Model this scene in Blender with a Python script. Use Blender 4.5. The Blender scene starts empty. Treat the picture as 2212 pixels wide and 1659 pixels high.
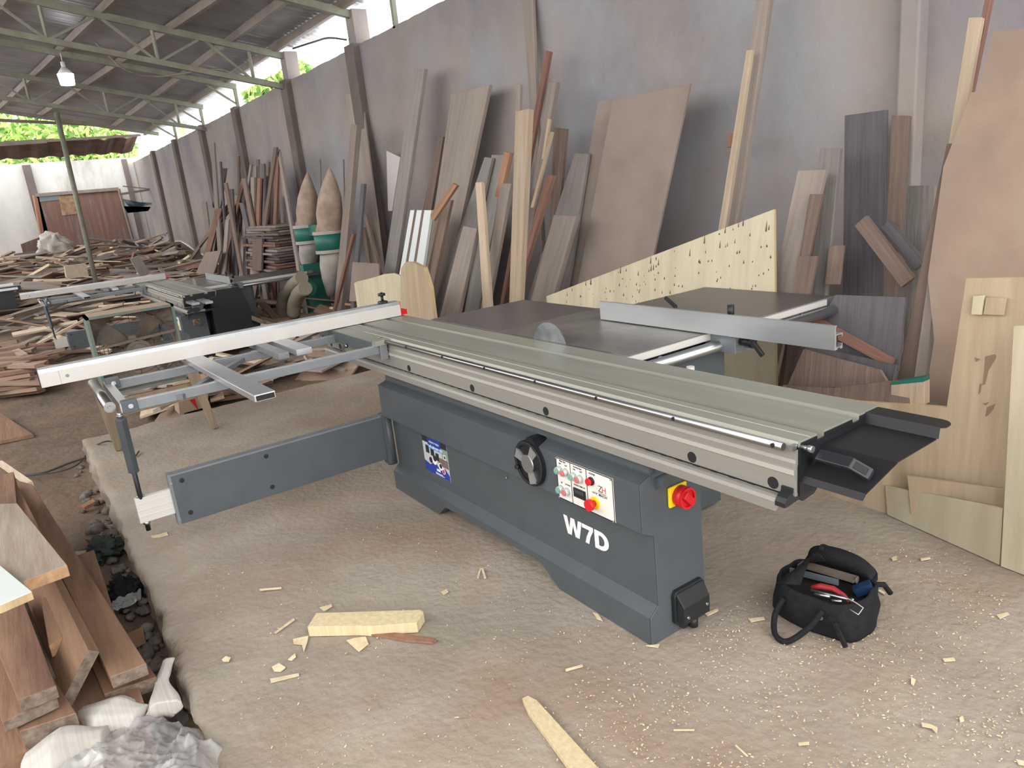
import bpy, bmesh, math, random
from mathutils import Vector, Matrix, noise
random.seed(7)
PI=math.pi
V=Vector
col=bpy.context.scene.collection
# ---------------- camera model (solved from the photograph) ----------------
F=1569.6; CX,CY=1106.0,829.5
CAM=V((4.22486889,-1.52377475,1.56091527))
RC=((0.57487776,0.8122474,-0.09884191),(0.16245837,-0.23169738,-0.95912648),(-0.8019494,0.53532278,-0.26515406))
def ray(px,py):
    a,b=(px-CX)/F,(py-CY)/F
    return V([RC[0][i]*a+RC[1][i]*b+RC[2][i] for i in range(3)])
def onp(px,py,n,d):           # point of the ray on the plane n.X=d
    v=ray(px,py); n=V(n); t=(d-n.dot(CAM))/n.dot(v); return CAM+v*t
def onz(px,py,z=0.0): return onp(px,py,(0,0,1),z)
def ony(px,py,y): return onp(px,py,(0,1,0),y)
def onx(px,py,x): return onp(px,py,(1,0,0),x)
# ---------------- materials ----------------
def lin(c):
    return tuple(((x/255.)/12.92 if x/255.<=.04045 else ((x/255.+.055)/1.055)**2.4) for x in c)
KEEP={'red_plastic','yellow_plastic','poster_blue','poster_light_blue','red_print','bright_leaf','dark_leaf','green_collector_metal','red_grip','blue_grip','pale_green_button','pale_red_button'}
def desat(c,k=.74):
    g=.3*c[0]+.59*c[1]+.11*c[2]; return tuple(g+(x-g)*k for x in c)
def mat(name,c,rough=.6,metal=0.,c2=None,scale=6.,detail=6.,stretch=(1,1,1),bump=0.,bscale=None,emit=0,fac=(.35,.65),coord='Object',vary=0.,spec=.5,aniso=None,trans=0,ior=1.45,alpha=1,c3=None,scale3=1.5,fac3=(.5,.7)):
    m=bpy.data.materials.new(name); m.use_nodes=True; nt=m.node_tree; N=nt.nodes; L=nt.links
    p=N['Principled BSDF']
    if name not in KEEP: c=desat(c); c2=desat(c2) if c2 else None; c3=desat(c3) if c3 else None
    c=lin(c)
    p.inputs['Base Color'].default_value=(*c,1); p.inputs['Roughness'].default_value=rough; p.inputs['Metallic'].default_value=metal
    p.inputs['Specular IOR Level'].default_value=spec; p.inputs['IOR'].default_value=ior
    if trans: p.inputs['Transmission Weight'].default_value=trans
    if alpha<1: p.inputs['Alpha'].default_value=alpha
    tc=N.new('ShaderNodeTexCoord'); mp=N.new('ShaderNodeMapping'); mp.inputs['Scale'].default_value=stretch
    L.new(tc.outputs[coord],mp.inputs['Vector'])
    vec=mp.outputs[0]
    if vary:
        oi=N.new('ShaderNodeObjectInfo'); ad=N.new('ShaderNodeVectorMath'); ad.operation='ADD'
        mu=N.new('ShaderNodeMath'); mu.operation='MULTIPLY'; mu.inputs[1].default_value=37.; L.new(oi.outputs['Random'],mu.inputs[0])
        L.new(vec,ad.inputs[0]); L.new(mu.outputs[0],ad.inputs[1]); vec=ad.outputs[0]
    out=None
    if c2:
        nz=N.new('ShaderNodeTexNoise'); nz.inputs['Scale'].default_value=scale; nz.inputs['Detail'].default_value=detail; nz.inputs['Roughness'].default_value=.6
        L.new(vec,nz.inputs['Vector'])
        cr=N.new('ShaderNodeValToRGB'); cr.color_ramp.elements[0].position=fac[0]; cr.color_ramp.elements[1].position=fac[1]
        cr.color_ramp.elements[0].color=(*c,1); cr.color_ramp.elements[1].color=(*lin(c2),1)
        L.new(nz.outputs['Fac'],cr.inputs[0]); out=cr.outputs[0]
    if c3:
        n3=N.new('ShaderNodeTexNoise'); n3.inputs['Scale'].default_value=scale3; n3.inputs['Detail'].default_value=7; n3.inputs['Roughness'].default_value=.65
        L.new(vec,n3.inputs['Vector'])
        r3=N.new('ShaderNodeValToRGB'); r3.color_ramp.elements[0].position=fac3[0]; r3.color_ramp.elements[1].position=fac3[1]
        L.new(n3.outputs['Fac'],r3.inputs[0])
        mx=N.new('ShaderNodeMixRGB'); L.new(r3.outputs[0],mx.inputs[0]); 
        if out: L.new(out,mx.inputs[1])
        else: mx.inputs[1].default_value=(*c,1)
        mx.inputs[2].default_value=(*lin(c3),1); out=mx.outputs[0]
    if vary:
        hs=N.new('ShaderNodeHueSaturation'); mr=N.new('ShaderNodeMapRange'); mr.inputs[3].default_value=1-vary; mr.inputs[4].default_value=1+vary
        L.new(oi.outputs['Random'],mr.inputs[0]); L.new(mr.outputs[0],hs.inputs['Value'])
        if out: L.new(out,hs.inputs['Color'])
        else: hs.inputs['Color'].default_value=(*c,1)
        out=hs.outputs[0]
    if out: L.new(out,p.inputs['Base Color'])
    if bump:
        nb=N.new('ShaderNodeTexNoise'); nb.inputs['Scale'].default_value=bscale or scale*3; nb.inputs['Detail'].default_value=8
        L.new(vec,nb.inputs['Vector']); bp=N.new('ShaderNodeBump'); bp.inputs['Strength'].default_value=min(bump,1); bp.inputs['Distance'].default_value=.02*max(bump,1)
        L.new(nb.outputs['Fac'],bp.inputs['Height']); L.new(bp.outputs[0],p.inputs['Normal'])
    if emit:
        p.inputs['Emission Color'].default_value=(*c,1); p.inputs['Emission Strength'].default_value=emit
    return m
def wood(name,c,c2,vary=.18,st=(14,14,.9),rough=.8,bump=.25,c3=None,fac=(.3,.7)):
    return mat(name,c,rough,c2=c2,scale=2.2,detail=8,stretch=st,bump=bump,bscale=5,vary=vary,spec=.2,c3=c3,scale3=.35,fac3=(.5,.75),fac=fac)
M=dict(
 paint=mat('grey_machine_paint',(78,86,92),.42,c2=(73,81,87),scale=9,bump=.05,bscale=220),
 paint_light=mat('light_grey_machine_paint',(126,132,138),.38,.3,c2=(116,122,128),scale=7),
 alu_top=mat('dusty_anodised_table',(146,147,132),.42,.3,c2=(136,138,125),scale=3,stretch=(.4,3,3),c3=(156,151,132),scale3=2,fac3=(.5,.75)),
 alu=mat('anodised_aluminium',(196,199,202),.33,.75,c2=(182,185,190),scale=3,stretch=(.5,4,4)),
 alu_white=mat('white_anodised_profile',(200,195,188),.5,.1),
 alu_beige=mat('brushed_aluminium_side',(150,146,136),.5,.25,c2=(142,138,129),scale=2,stretch=(.3,6,6)),
 alu_rail=mat('aluminium_side_band',(178,178,164),.5,.2),
 chrome=mat('chromed_steel',(150,150,150),.28,1.),
 steel=mat('zinc_steel',(180,184,188),.3,.9),
 black=mat('black_plastic',(32,34,38),.45),
 blackm=mat('black_powder_coat',(30,31,36),.42,c2=(27,28,32),scale=5,spec=.35),
 hole=mat('dark_rubber_and_shade',(26,28,30),.7),  # rubber plugs, and dark fill painting the shade inside openings
 iron=mat('cast_iron_table',(122,118,112),.4,.35,c2=(100,98,96),scale=5,c3=(144,134,120),scale3=3,fac3=(.5,.8)),
 laminate=mat('dark_extension_table',(86,81,83),.36,.1,c2=(92,86,86),scale=2),
 red=mat('red_plastic',(205,30,38),.35), yellow=mat('yellow_plastic',(236,205,20),.45),
 green_b=mat('pale_green_button',(120,165,145),.35), red_b=mat('pale_red_button',(200,110,110),.35),
 ring=mat('clear_button_ring',(200,205,205),.25,.3),
 white=mat('white_print',(232,230,232),.55), panel=mat('ivory_panel',(228,222,214),.5),
 ink=mat('black_print',(20,20,22),.6), redink=mat('red_print',(190,30,36),.6),
 blade=mat('saw_blade_steel',(170,175,178),.3,.8,c2=(120,125,130),scale=8),
 blue=mat('poster_blue',(34,62,150),.5), blue2=mat('poster_light_blue',(60,130,195),.5), pgrey=mat('poster_grey',(188,190,195),.55), pdark=mat('poster_dark',(36,38,48),.55), pgreen=mat('poster_green',(120,160,130),.55), pbrown=mat('poster_brown',(120,98,86),.55),
 w_dust=wood('dusty_board_wood',(154,139,128),(134,119,110),c3=(162,147,134)),
 w_grey=wood('grey_board_wood',(146,139,133),(126,119,115)),
 w_brown=wood('brown_board_wood',(136,112,98),(112,90,79)),
 w_red=wood('reddish_board_wood',(150,104,86),(118,80,68)),
 w_pale=wood('pale_board_wood',(196,172,142),(174,148,120)),
 w_orange=wood('orange_board_wood',(176,124,92),(150,102,74)),
 w_dark=wood('dark_board_wood',(106,100,104),(90,86,90)),
 w_new=wood('fresh_pine',(222,200,152),(198,172,122),vary=.04,st=(26,26,1.2),bump=.1),
 ply=mat('pale_plywood',(202,190,156),.75,c2=(188,172,138),scale=2.,stretch=(5,5,.7),vary=.03,c3=(164,144,112),scale3=1.4,fac3=(.55,.85),spec=.2),
 ply2=mat('brown_plywood',(186,162,128),.75,c2=(168,144,112),scale=2.,stretch=(6,6,.5),vary=.03,c3=(150,118,82),scale3=.8,fac3=(.52,.8),spec=.2),
 ply_edge=wood('plywood_edge',(206,178,126),(180,148,100),vary=.02),
 knot=mat('knot_brown',(112,82,58),.8), stain=mat('dark_stain',(140,110,84),.85),
 mdf=mat('dusty_fibreboard',(150,132,120),.85,c2=(138,121,110),scale=3,vary=.04,spec=.15),
 mdf_red=mat('reddish_fibreboard',(158,130,110),.85,c2=(146,121,103),scale=3,c3=(166,142,118),scale3=1.2,vary=.02,spec=.15),
 plank_red=wood('rust_brown_plank',(156,116,86),(132,94,68),st=(1.1,9,9),vary=.06,c3=(96,60,50),bump=.3),
 plank_end=mat('plank_end_grain',(134,116,98),.9,c2=(96,78,64),scale=30,bump=.5,bscale=60),
 plank_pale=wood('pale_thick_plank',(168,150,130),(146,126,106),st=(1.2,10,10),vary=.02),
 fresh_end=mat('fresh_end_grain',(196,148,100),.8,c2=(168,118,76),scale=30),
 white_lam=mat('white_laminate',(205,214,212),.35),
 concrete=mat('slab_concrete',(170,156,138),.93,c2=(146,133,116),scale=1.3,detail=15,bump=.4,bscale=32,c3=(152,122,98),scale3=1.1,fac3=(.47,.78),coord='Object',spec=.15),
 dirt=mat('packed_dirt',(130,112,94),.95,c2=(104,90,76),scale=2.5,detail=10,bump=1.,bscale=16,c3=(146,116,92),scale3=.6,fac3=(.42,.7),spec=.1),
 wall=mat('haze_tinted_plaster_wall',(160,146,136),.92,c2=(132,126,132),scale=.8,detail=10,stretch=(1,1,.8),bump=.3,bscale=14,c3=(150,158,168),scale3=.55,fac3=(.5,.75),spec=.15),  # bluish tones paint the hanging haze into the plaster
 wall_dark=mat('shaded_pilaster_plaster',(122,108,102),.92,c2=(104,94,90),scale=2,spec=.15),  # darker plaster, paints the shadow side of the pilasters
 wall_white=mat('whitewashed_plaster',(208,206,200),.9,c2=(186,186,182),scale=1.5,stretch=(1,1,.4),c3=(120,120,112),scale3=.5,fac3=(.58,.75)),
 roof=mat('galvanised_sheet',(186,188,194),.42,.45,c2=(170,172,180),scale=1.5,c3=(150,150,150),scale3=.6),
 green_steel=mat('green_grey_steel',(136,140,118),.6,.1,c2=(120,118,100),scale=5,c3=(136,108,84),scale3=3,fac3=(.55,.75)),
 brown_steel=mat('brown_purlin_steel',(142,128,116),.65,.1,c2=(126,112,102),scale=4),
 rust=mat('rusty_sheet',(120,84,64),.8,.2,c2=(86,66,58),scale=3),
 gate=mat('weathered_gate_boards',(134,92,78),.85,c2=(112,82,74),scale=1.3,stretch=(8,8,.5),c3=(134,120,118),scale3=1.5,fac3=(.55,.7)),
 gate_yellow=mat('faded_yellow_paint',(168,136,88),.85,c2=(134,92,78),scale=8),
 leaf=mat('bright_leaf',(176,206,110),.6,c2=(206,224,150),scale=3), leaf2=mat('dark_leaf',(110,150,80),.6),
 bark=mat('bark',(96,80,62),.9),
 bag_cloth=mat('filter_bag_cloth',(180,154,134),.95,c2=(150,124,106),scale=6,bump=.4,bscale=10),
 bag_white=mat('dust_sack_cloth',(176,166,156),.9,c2=(156,146,138),scale=5,bump=.3,bscale=10),
 green_metal=mat('green_collector_metal',(28,104,88),.5,c2=(40,96,86),scale=6),
 hose=mat('dusty_hose',(140,128,108),.85,bump=.3,bscale=20),
 fan_blue=mat('peeling_blue_green_paint',(78,110,116),.75,c2=(96,122,96),scale=7,c3=(122,108,92),scale3=9,fac3=(.45,.6)),
 sawdust=mat('sawdust_layer',(176,152,118),.95,c2=(160,138,108),scale=30),
 fan_wood=wood('fan_stand_wood',(158,136,106),(134,112,86)),
 dusty_metal=mat('dusty_fan_metal',(120,104,88),.7,.3,c2=(98,86,76),scale=9),
 cloth=mat('black_canvas',(26,27,31),.85,c2=(34,35,40),scale=40,bump=.3,bscale=200,spec=.25),
 cloth_in=mat('bag_lining',(16,17,20),.9), tool_red=mat('red_grip',(150,40,44),.5), tool_blue=mat('blue_grip',(22,44,78),.5), tool_grey=mat('grey_tool_steel',(120,132,142),.4,.5),
 sack=mat('woven_white_sack',(206,200,190),.8,c2=(190,184,174),scale=3,stretch=(1,40,1),bump=.25,bscale=60),
 film=mat('clear_plastic_film',(206,208,210),.06,alpha=.46,spec=1.),
 cardboard=mat('cardboard',(176,140,108),.85), cable=mat('grey_cable',(70,70,66),.6),
 stone=mat('grey_stone',(136,124,112),.92,c2=(92,84,78),scale=8,bump=.5,bscale=20,vary=.2),
 cloth_green=mat('dark_green_rag',(52,64,58),.95,c2=(40,50,46),scale=20,bump=.6,bscale=40),
 lamp=mat('lamp_emitter',(255,255,255),.5,emit=12), lamp_body=mat('lamp_housing',(210,212,215),.5),
 chip=mat('pale_wood_chip',(226,206,160),.8,c2=(205,180,134),scale=30,vary=.12), crumb=mat('sawdust_crumb',(190,158,116),.9,vary=0),
 printer=mat('glossy_black_machine',(34,36,42),.35),
)
# ---------------- mesh helpers ----------------
class MB:
    def __init__(s): s.v=[]; s.f=[]; s.mi=[]; s.sm=[]; s.cur=0; s.smooth=False
    def face(s,idx): s.f.append(tuple(idx)); s.mi.append(s.cur); s.sm.append(s.smooth)
    def add(s,vs,fs):
        b=len(s.v); s.v+= [V(x) for x in vs]
        for f in fs: s.face([b+i for i in f])
        return s
    def box(s,x0,x1,y0,y1,z0,z1):
        return s.add([(x,y,z) for z in(z0,z1) for y in(y0,y1) for x in(x0,x1)],[(0,2,3,1),(4,5,7,6),(0,1,5,4),(2,6,7,3),(0,4,6,2),(1,3,7,5)])
    def hexa(s,a,b): # two quads (4 pts each), prism
        n=len(a); return s.add(list(a)+list(b),[tuple(range(n))[::-1],tuple(range(n,2*n))]+[(i,(i+1)%n,n+(i+1)%n,n+i) for i in range(n)])
    def prism(s,pts,axis,a,b):
        def P(p,t):
            return {'x':(t,p[0],p[1]),'y':(p[0],t,p[1]),'z':(p[0],p[1],t)}[axis]
        return s.hexa([P(p,a) for p in pts],[P(p,b) for p in pts])
    def frame(s,d):
        d=V(d).normalized(); u=d.orthogonal().normalized(); 
        if abs(d.z)<.9: u=V((0,0,1)).cross(d).normalized()
        w=d.cross(u).normalized(); return u,w
    def beam(s,p,q,w,h): # rectangular bar, w horizontal, h vertical-ish
        p,q=V(p),V(q); u,x=s.frame(q-p); c=[(-w/2,-h/2),(w/2,-h/2),(w/2,h/2),(-w/2,h/2)]
        return s.hexa([p+u*a+x*b for a,b in c],[q+u*a+x*b for a,b in c])
    def cyl(s,p,q,r,n=20,r2=None,cap=True):
        p,q=V(p),V(q); u,w=s.frame(q-p); r2=r if r2 is None else r2
        A=[p+(u*math.cos(2*PI*i/n)+w*math.sin(2*PI*i/n))*r for i in range(n)]
        B=[q+(u*math.cos(2*PI*i/n)+w*math.sin(2*PI*i/n))*r2 for i in range(n)]
        b=len(s.v); s.v+=A+B; sm=s.smooth; s.smooth=True
        for i in range(n): s.face((b+i,b+(i+1)%n,b+n+(i+1)%n,b+n+i))
        s.smooth=sm
        if cap: s.face([b+i for i in range(n)][::-1]); s.face([b+n+i for i in range(n)])
        return s
    def ringtube(s,p,q,r,ri,n=24):
        p,q=V(p),V(q);u,w=s.frame(q-p);b=len(s.v)
        for c,rr in((p,r),(q,r),(q,ri),(p,ri)):
            s.v+=[c+(u*math.cos(2*PI*i/n)+w*math.sin(2*PI*i/n))*rr for i in range(n)]
        for k in range(4):
            for i in range(n): s.face((b+k*n+i,b+k*n+(i+1)%n,b+((k+1)%4)*n+(i+1)%n,b+((k+1)%4)*n+i))
        return s
    def tube(s,path,r,n=8):
        path=[V(p) for p in path]; b=len(s.v); prev=None
        rr=r if hasattr(r,'__len__') else [r]*len(path)
        for k,p in enumerate(path):
            d=(path[min(k+1,len(path)-1)]-path[max(k-1,0)]).normalized()
            if prev is None: u,w=s.frame(d)
            else:
                u=(prev-d*prev.dot(d)).normalized(); w=d.cross(u)
            prev=u
            s.v+=[p+(u*math.cos(2*PI*i/n)+w*math.sin(2*PI*i/n))*rr[k] for i in range(n)]
        sm=s.smooth; s.smooth=True
        for k in range(len(path)-1):
            for i in range(n): s.face((b+k*n+i,b+k*n+(i+1)%n,b+(k+1)*n+(i+1)%n,b+(k+1)*n+i))
        s.smooth=sm
        s.face([b+i for i in range(n)][::-1]); e=b+(len(path)-1)*n; s.face([e+i for i in range(n)])
        return s
    def loft(s,rings,closed=True,cap=True):
        b=len(s.v); n=len(rings[0])
        for r in rings: s.v+=[V(p) for p in r]
        for k in range(len(rings)-1):
            for i in range(n if closed else n-1): s.face((b+k*n+i,b+k*n+(i+1)%n,b+(k+1)*n+(i+1)%n,b+(k+1)*n+i))
        if cap: s.face([b+i for i in range(n)][::-1]); e=b+(len(rings)-1)*n; s.face([e+i for i in range(n)])
        return s
    def build(s,name,m,parent=None,origin=None,bevel=0,sub=0,world=True,rec=True):
        ms=m if isinstance(m,(list,tuple)) else [m]
        me=bpy.data.meshes.new(name)
        off=V((0,0,0))
        if parent is not None and world: off=world_loc(parent)
        if origin is not None: off=V(origin)
        me.from_pydata([tuple(p-off) for p in s.v],[],s.f)
        for q in ms: me.materials.append(M[q] if isinstance(q,str) else q)
        for i,p in enumerate(me.polygons): p.material_index=s.mi[i]; p.use_smooth=s.sm[i]
        if rec:
            bm=bmesh.new(); bm.from_mesh(me); bmesh.ops.recalc_face_normals(bm,faces=bm.faces); bm.to_mesh(me); bm.free()
        o=bpy.data.objects.new(name,me); col.objects.link(o)
        if parent is not None:
            o.parent=parent
            if origin is not None: o.location=off-world_loc(parent)
            WL[o]=off if origin is not None else world_loc(parent)
        elif origin is not None: o.location=off; WL[o]=off
        else: WL[o]=V((0,0,0))
        if bevel:
            b=o.modifiers.new('bevel','BEVEL'); b.width=bevel; b.segments=2; b.limit_method='ANGLE'
        if sub:
            b=o.modifiers.new('sub','SUBSURF'); b.levels=sub; b.render_levels=sub
        return o
WL={}
def world_loc(o): return WL.get(o,V(o.location))
def tag(o,label=None,cat=None,group=None,kind=None):
    if label: o['label']=label
    if cat: o['category']=cat
    if group: o['group']=group
    if kind: o['kind']=kind
    return o
def empty(name,loc,label,cat,group=None):
    o=bpy.data.objects.new(name,None); col.objects.link(o); o.location=loc; o.empty_display_size=.1; WL[o]=V(loc); return tag(o,label,cat,group)
def struct(o): o['kind']='structure'; return o
def center_base(b):
    xs=[p.x for p in b.v]; ys=[p.y for p in b.v]; zs=[p.z for p in b.v]
    return V(((min(xs)+max(xs))/2,(min(ys)+max(ys))/2,min(zs)))
def single(b,name,m,label,cat,group=None,**k):
    o=b.build(name,m,origin=center_base(b),**k); return tag(o,label,cat,group)
def text(s,size,m,parent,name,origin,xdir,zdir,align='CENTER',bold=0,ext=.0006,sx=1.,label=None):
    cu=bpy.data.curves.new(name,'FONT'); cu.body=s; cu.size=size; cu.align_x=align; cu.align_y='CENTER'; cu.extrude=ext; cu.offset=bold; cu.resolution_u=3
    t=bpy.data.objects.new('t',cu); me=bpy.data.meshes.new_from_object(t); bpy.data.objects.remove(t)
    x=V(xdir).normalized(); z=V(zdir).normalized(); n=x.cross(z)
    mtx=Matrix((x,z,n)).transposed()
    off=V(origin)-world_loc(parent)
    for v in me.vertices:
        c=V((v.co.x*sx,v.co.y,v.co.z)); v.co=mtx@c+off
    me.materials.clear(); me.materials.append(M[m]); me.name=name
    o=bpy.data.objects.new(name,me); col.objects.link(o); o.parent=parent; WL[o]=world_loc(parent)
    if label: o['label']=label
    return o
# ---------------- the panel saw ----------------
def saw(off,label,new=True,cs=0.,ripdx=0.,ripdy=0.):
    """whole sliding panel saw; off moves it; cs slides the carriage"""
    D=V(off)
    root=empty('panel_saw',V((1.68,.12,0))+D,label,'panel saw')
    def bd(b,name,m,parent=root,shift=0.,**k):
        for p in b.v: p+=D+V((shift,0,0))
        return b.build(name,m,parent,**k)
    X0,X1=.71,2.655
    # cabinet body
    b=MB()
    fold=[(-.018,.105),(.022,.138),(.02,.40),(-.033,.428),(-.033,.600),(.015,.617),(.015,.635)]
    back=[(.245,.635),(.257,0)]
    ring=[(-.018,0)]+fold+back
    skirt=[(X0,0),(1.19,0),(1.27,.065),(2.04,.075),(2.157,0),(X1,0)]
    # front skirt (with feet cut) as a plate
    top=[(x,.105) for x,_ in skirt]
    for i in range(len(skirt)-1):
        (xa,za),(xb,zb)=skirt[i],skirt[i+1]
        b.add([(xa,-.018,za),(xb,-.018,zb),(xb,-.018,.105),(xa,-.018,.105)],[(0,1,2,3)])
        b.add([(xa,-.018,za),(xb,-.018,zb),(xb,.03,zb),(xa,.03,za)],[(0,1,2,3)])
    for i in range(len(fold)-1):
        (ya,za),(yb,zb)=fold[i],fold[i+1]
        b.add([(X0,ya,za),(X1,ya,za),(X1,yb,zb),(X0,yb,zb)],[(0,1,2,3)])
    b.add([(X0,.015,.635),(X1,.015,.635),(X1,.245,.635),(X0,.245,.635)],[(0,1,2,3)])
    b.add([(X0,.257,0),(X1,.257,0),(X1,.245,.635),(X0,.245,.635)],[(3,2,1,0)])
    b.add([(X0,y,z) for y,z in ring],[tuple(range(len(ring)))])
    body=bd(b,'cabinet','paint')
    b=MB(); b.add([(X1,y,z) for y,z in ring]+[(X1+.004,y,z) for y,z in ring],[tuple(range(len(ring))),tuple(range(len(ring),2*len(ring)))]+[(i,(i+1)%len(ring),len(ring)+(i+1)%len(ring),len(ring)+i) for i in range(len(ring))])
    bd(b,'end_panel','paint' ,bevel=.0015)
    b=MB(); b.box(X0+.05,X1+.02,-.005,.22,.635,.668); b.box(X0-.005,X1+.09,.0,.2,.668,.685); b.prism([(X1-.0,.6),(X1+.002,.66),(X1+.09,.66),(X1+.02,.615)],'y',.02,.03)
    bd(b,'rail_support','paint')
    b=MB(); b.box(.95,2.12,.30,1.0,.02,.84); b.box(2.12,2.2,.55,.95,.45,.8)
    b.box(2.0,2.45,.26,.335,.385,.5)
    bd(b,'machine_base','paint',bevel=.004)
    # gusset bracket below rail at the near end
    b=MB(); b.prism([(X1-.0,.655),(X1+.10,.655),(X1+.05,.62),(X1+.03,.575),(X1+.0,.56)],'y',.035,.042)
    bd(b,'rail_gusset','paint')
    # black end box (cable socket)
    b=MB(); b.prism([(.083,.05),(.083,.150),(.092,.168),(.222,.168),(.235,.150),(.235,.055),(.222,.040),(.175,.035),(.15,.01),(.12,.01),(.105,.035),(.092,.038)],'x',X1+.004,X1+.022)
    b.hexa([(X1+.022,y,z) for y,z in((.09,.05),(.228,.05),(.228,.16),(.09,.16))],[(X1+.052,y,z) for y,z in((.095,.05),(.224,.05),(.224,.115),(.095,.115))])
    so=bd(b,'cable_socket','black',bevel=.003)
    for y,z in((.112,.075),(.207,.087)):
        c=MB(); c.cyl((X1+.05,y,z),(X1+.057,y,z),.0055,12); bd(c,'screw','steel',so)
    c=MB(); c.cyl((X1+.03,.16,.045),(X1+.03,.16,.012),.017,16); bd(c,'cable_gland','black',so)
    # main switch
    b=MB(); b.box(X1+.004,X1+.016,.086,.172,.478,.552); sw=bd(b,'main_switch','yellow',bevel=.006)
    sw['label']='yellow and red rotary main switch'
    if not new: sw['label']='yellow switch plate'; sw.data.materials[0]=M['gate_yellow']
    b=MB(); b.cyl((X1+.016,.134,.512),(X1+.045,.134,.512),.037,32); b.ringtube((X1+.045,.134,.512),(X1+.053,.134,.512),.037,.030,32)
    bd(b,'dial','red' if new else 'dusty_metal',sw)
    b=MB(); b.beam((X1+.055,.114,.532),(X1+.055,.154,.490),.017,.026); bd(b,'dial_grip','red' if new else 'dusty_metal',sw,bevel=.003)
    # guide rail under carriage
    b=MB(); R0=.02
    pr=[(-.045,.682),(-.045,.708),(-.041,.717),(-.032,.721),(-.012,.719),(.0,.712),(.15,.712),(.15,.690),(-.030,.690),(-.038,.684),(-.040,.682)]
    b.prism(pr,'x',R0,3.165); rail=bd(b,'guide_rail','alu_beige')
    b=MB(); b.prism([(-.046,.700),(-.046,.712),(-.038,.723),(-.02,.734),(.05,.742),(.09,.735),(.10,.715),(.08,.700),(.03,.694),(.02,.706),(-.03,.700)],'x',3.165,3.195)
    for i in range(6): b.box(3.165,3.197,-.02+i*.016,-.013+i*.016,.732,.745)
    bd(b,'rail_end_cap','black')
    b=MB(); b.prism([(.03,.70),(.12,.70),(.16,.78),(.03,.78)],'x',3.10,3.16); bd(b,'rail_bracket','paint')
    # dark toothed strip between carriage and rail
    b=MB()
    n=46
    for i in range(n):
        x=.2+i*.0635
        b.box(x,x+.022,-.0155,-.005,.7155,.7205)
    b.box(.1,3.15,-.010,.10,.7125,.7185); bd(b,'rack_strip','hole')
    # carriage
    cx0,cx1=0.,3.2
    prof=[(.374,.868),(.276,.868),(.272,.850),(.243,.850),(.240,.868),(.110,.868),(.110,.850),(.081,.850),(.080,.868),(.052,.868),(.051,.866),(.042,.866),(.041,.868),(.030,.868),(.002,.868),(-.008,.845),(-.008,.820),(-.0125,.812),(-.0125,.798),(-.0165,.795),(-.0165,.781),(-.0125,.778),(-.0125,.724),(-.010,.721),(.11,.721),(.15,.745),(.36,.80),(.374,.845)]
    b=MB()
    n=len(prof)
    b.cur=0
    vs=[(cx0,y,z) for y,z in prof]+[(cx1,y,z) for y,z in prof]
    b.v+= [V(x) for x in vs]
    for i in range(n):
        j=(i+1)%n; (ya,za),(yb,zb)=prof[i],prof[j]
        b.cur=0 if (za>.84 and zb>.84 or ya>.3) else (2 if abs(za-.795)<.001 and abs(zb-.781)<.001 else 1)
        b.face((i,j,n+j,n+i))
    b.cur=1; b.face(range(n)); b.cur=0 if new else 0; b.face(range(n,2*n))
    car=bd(b,'sliding_carriage',['alu_top','alu_beige','alu_rail'],shift=cs)
    # near end silver outline and black end plate
    b=MB(); inner=[(.366,.862),(.276,.862),(.274,.843),(.241,.843),(.238,.862),(.112,.862),(.112,.843),(.079,.843),(.078,.862),(.012,.862),(.003,.845),(.003,.82),(-.002,.80),(-.002,.73),(.11,.730),(.15,.75),(.355,.80)]
    b.prism(inner,'x',3.2,3.203); bd(b,'end_plate','blackm',car,shift=cs)
    b=MB(); b.cyl((.02,-.024,.855),(3.175,-.024,.855),.0105,20); 
    rod=bd(b,'guide_rod','chrome',car,shift=cs); rod['label']='polished round rod along the carriage edge'
    b=MB()
    for x in (.77,1.113,1.462,1.804,2.144,2.479,2.815,3.151): b.cyl((x,-.036,.8565),(x,-.022,.8565),.006,12)
    bd(b,'rod_screws','black',car,shift=cs)
    b=MB(); b.box(3.19,3.2,-.022,0,.848,.862); b.cyl((3.2,.012,.852),(3.232,.012,.852),.006,12); b.cyl((3.22,.012,.852),(3.234,.012,.852),.009,12,cap=True); bd(b,'end_screw','steel',car,shift=cs)
    for x in (.06,.47,1.073,1.655,2.166,2.862,3.136,.2):
        c=MB(); c.cyl((x,-.011,.7425),(x,-.0135,.7425),.0165,28); bd(c,'hole_plug','hole',car,shift=cs)
    # second small gap: scoop
    if new:
        b=MB(); pl=[(.368,.8645),(.305,.8645),(.292,.838),(.095,.836),(.012,.775),(.004,.758)]
        ths=.003
        xe=[3.405,3.40,3.40,3.40,3.40,3.40]
        for i in range(len(pl)-1):
            (ya,za),(yb,zb)=pl[i],pl[i+1]; d=V((0,yb-ya,zb-za)).normalized(); nn=V((0,-d.z,d.y))*ths
            if i==0:
                outl=[(3.2,ya,za),(3.37,ya,za)]+[(3.37+.035*math.sin(t),ya-.035*(1-math.cos(t)),za) for t in (.4,.8,1.2,1.57)]+[(3.405,yb+.012,zb),(3.393,yb,zb),(3.2,yb,zb)]
            elif i==3: outl=[(3.2,ya,za),(3.40,ya,za),(3.372,yb,zb),(3.2,yb,zb)]
            elif i==4: outl=[(3.2,ya,za),(3.372,ya,za),(3.368,yb,zb),(3.2,yb,zb)]
            else: outl=[(3.2,ya,za),(3.395,ya,za),(3.398,yb,zb),(3.2,yb,zb)]
            b.hexa(outl,[V(o)+nn for o in outl])
        b.box(3.2,3.206,.0,.37,.72,.862-.01)
        sc=bd(b,'push_tray','blackm'); sc['label']='black folded sheet tray at the carriage end'
        b=MB()
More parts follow.
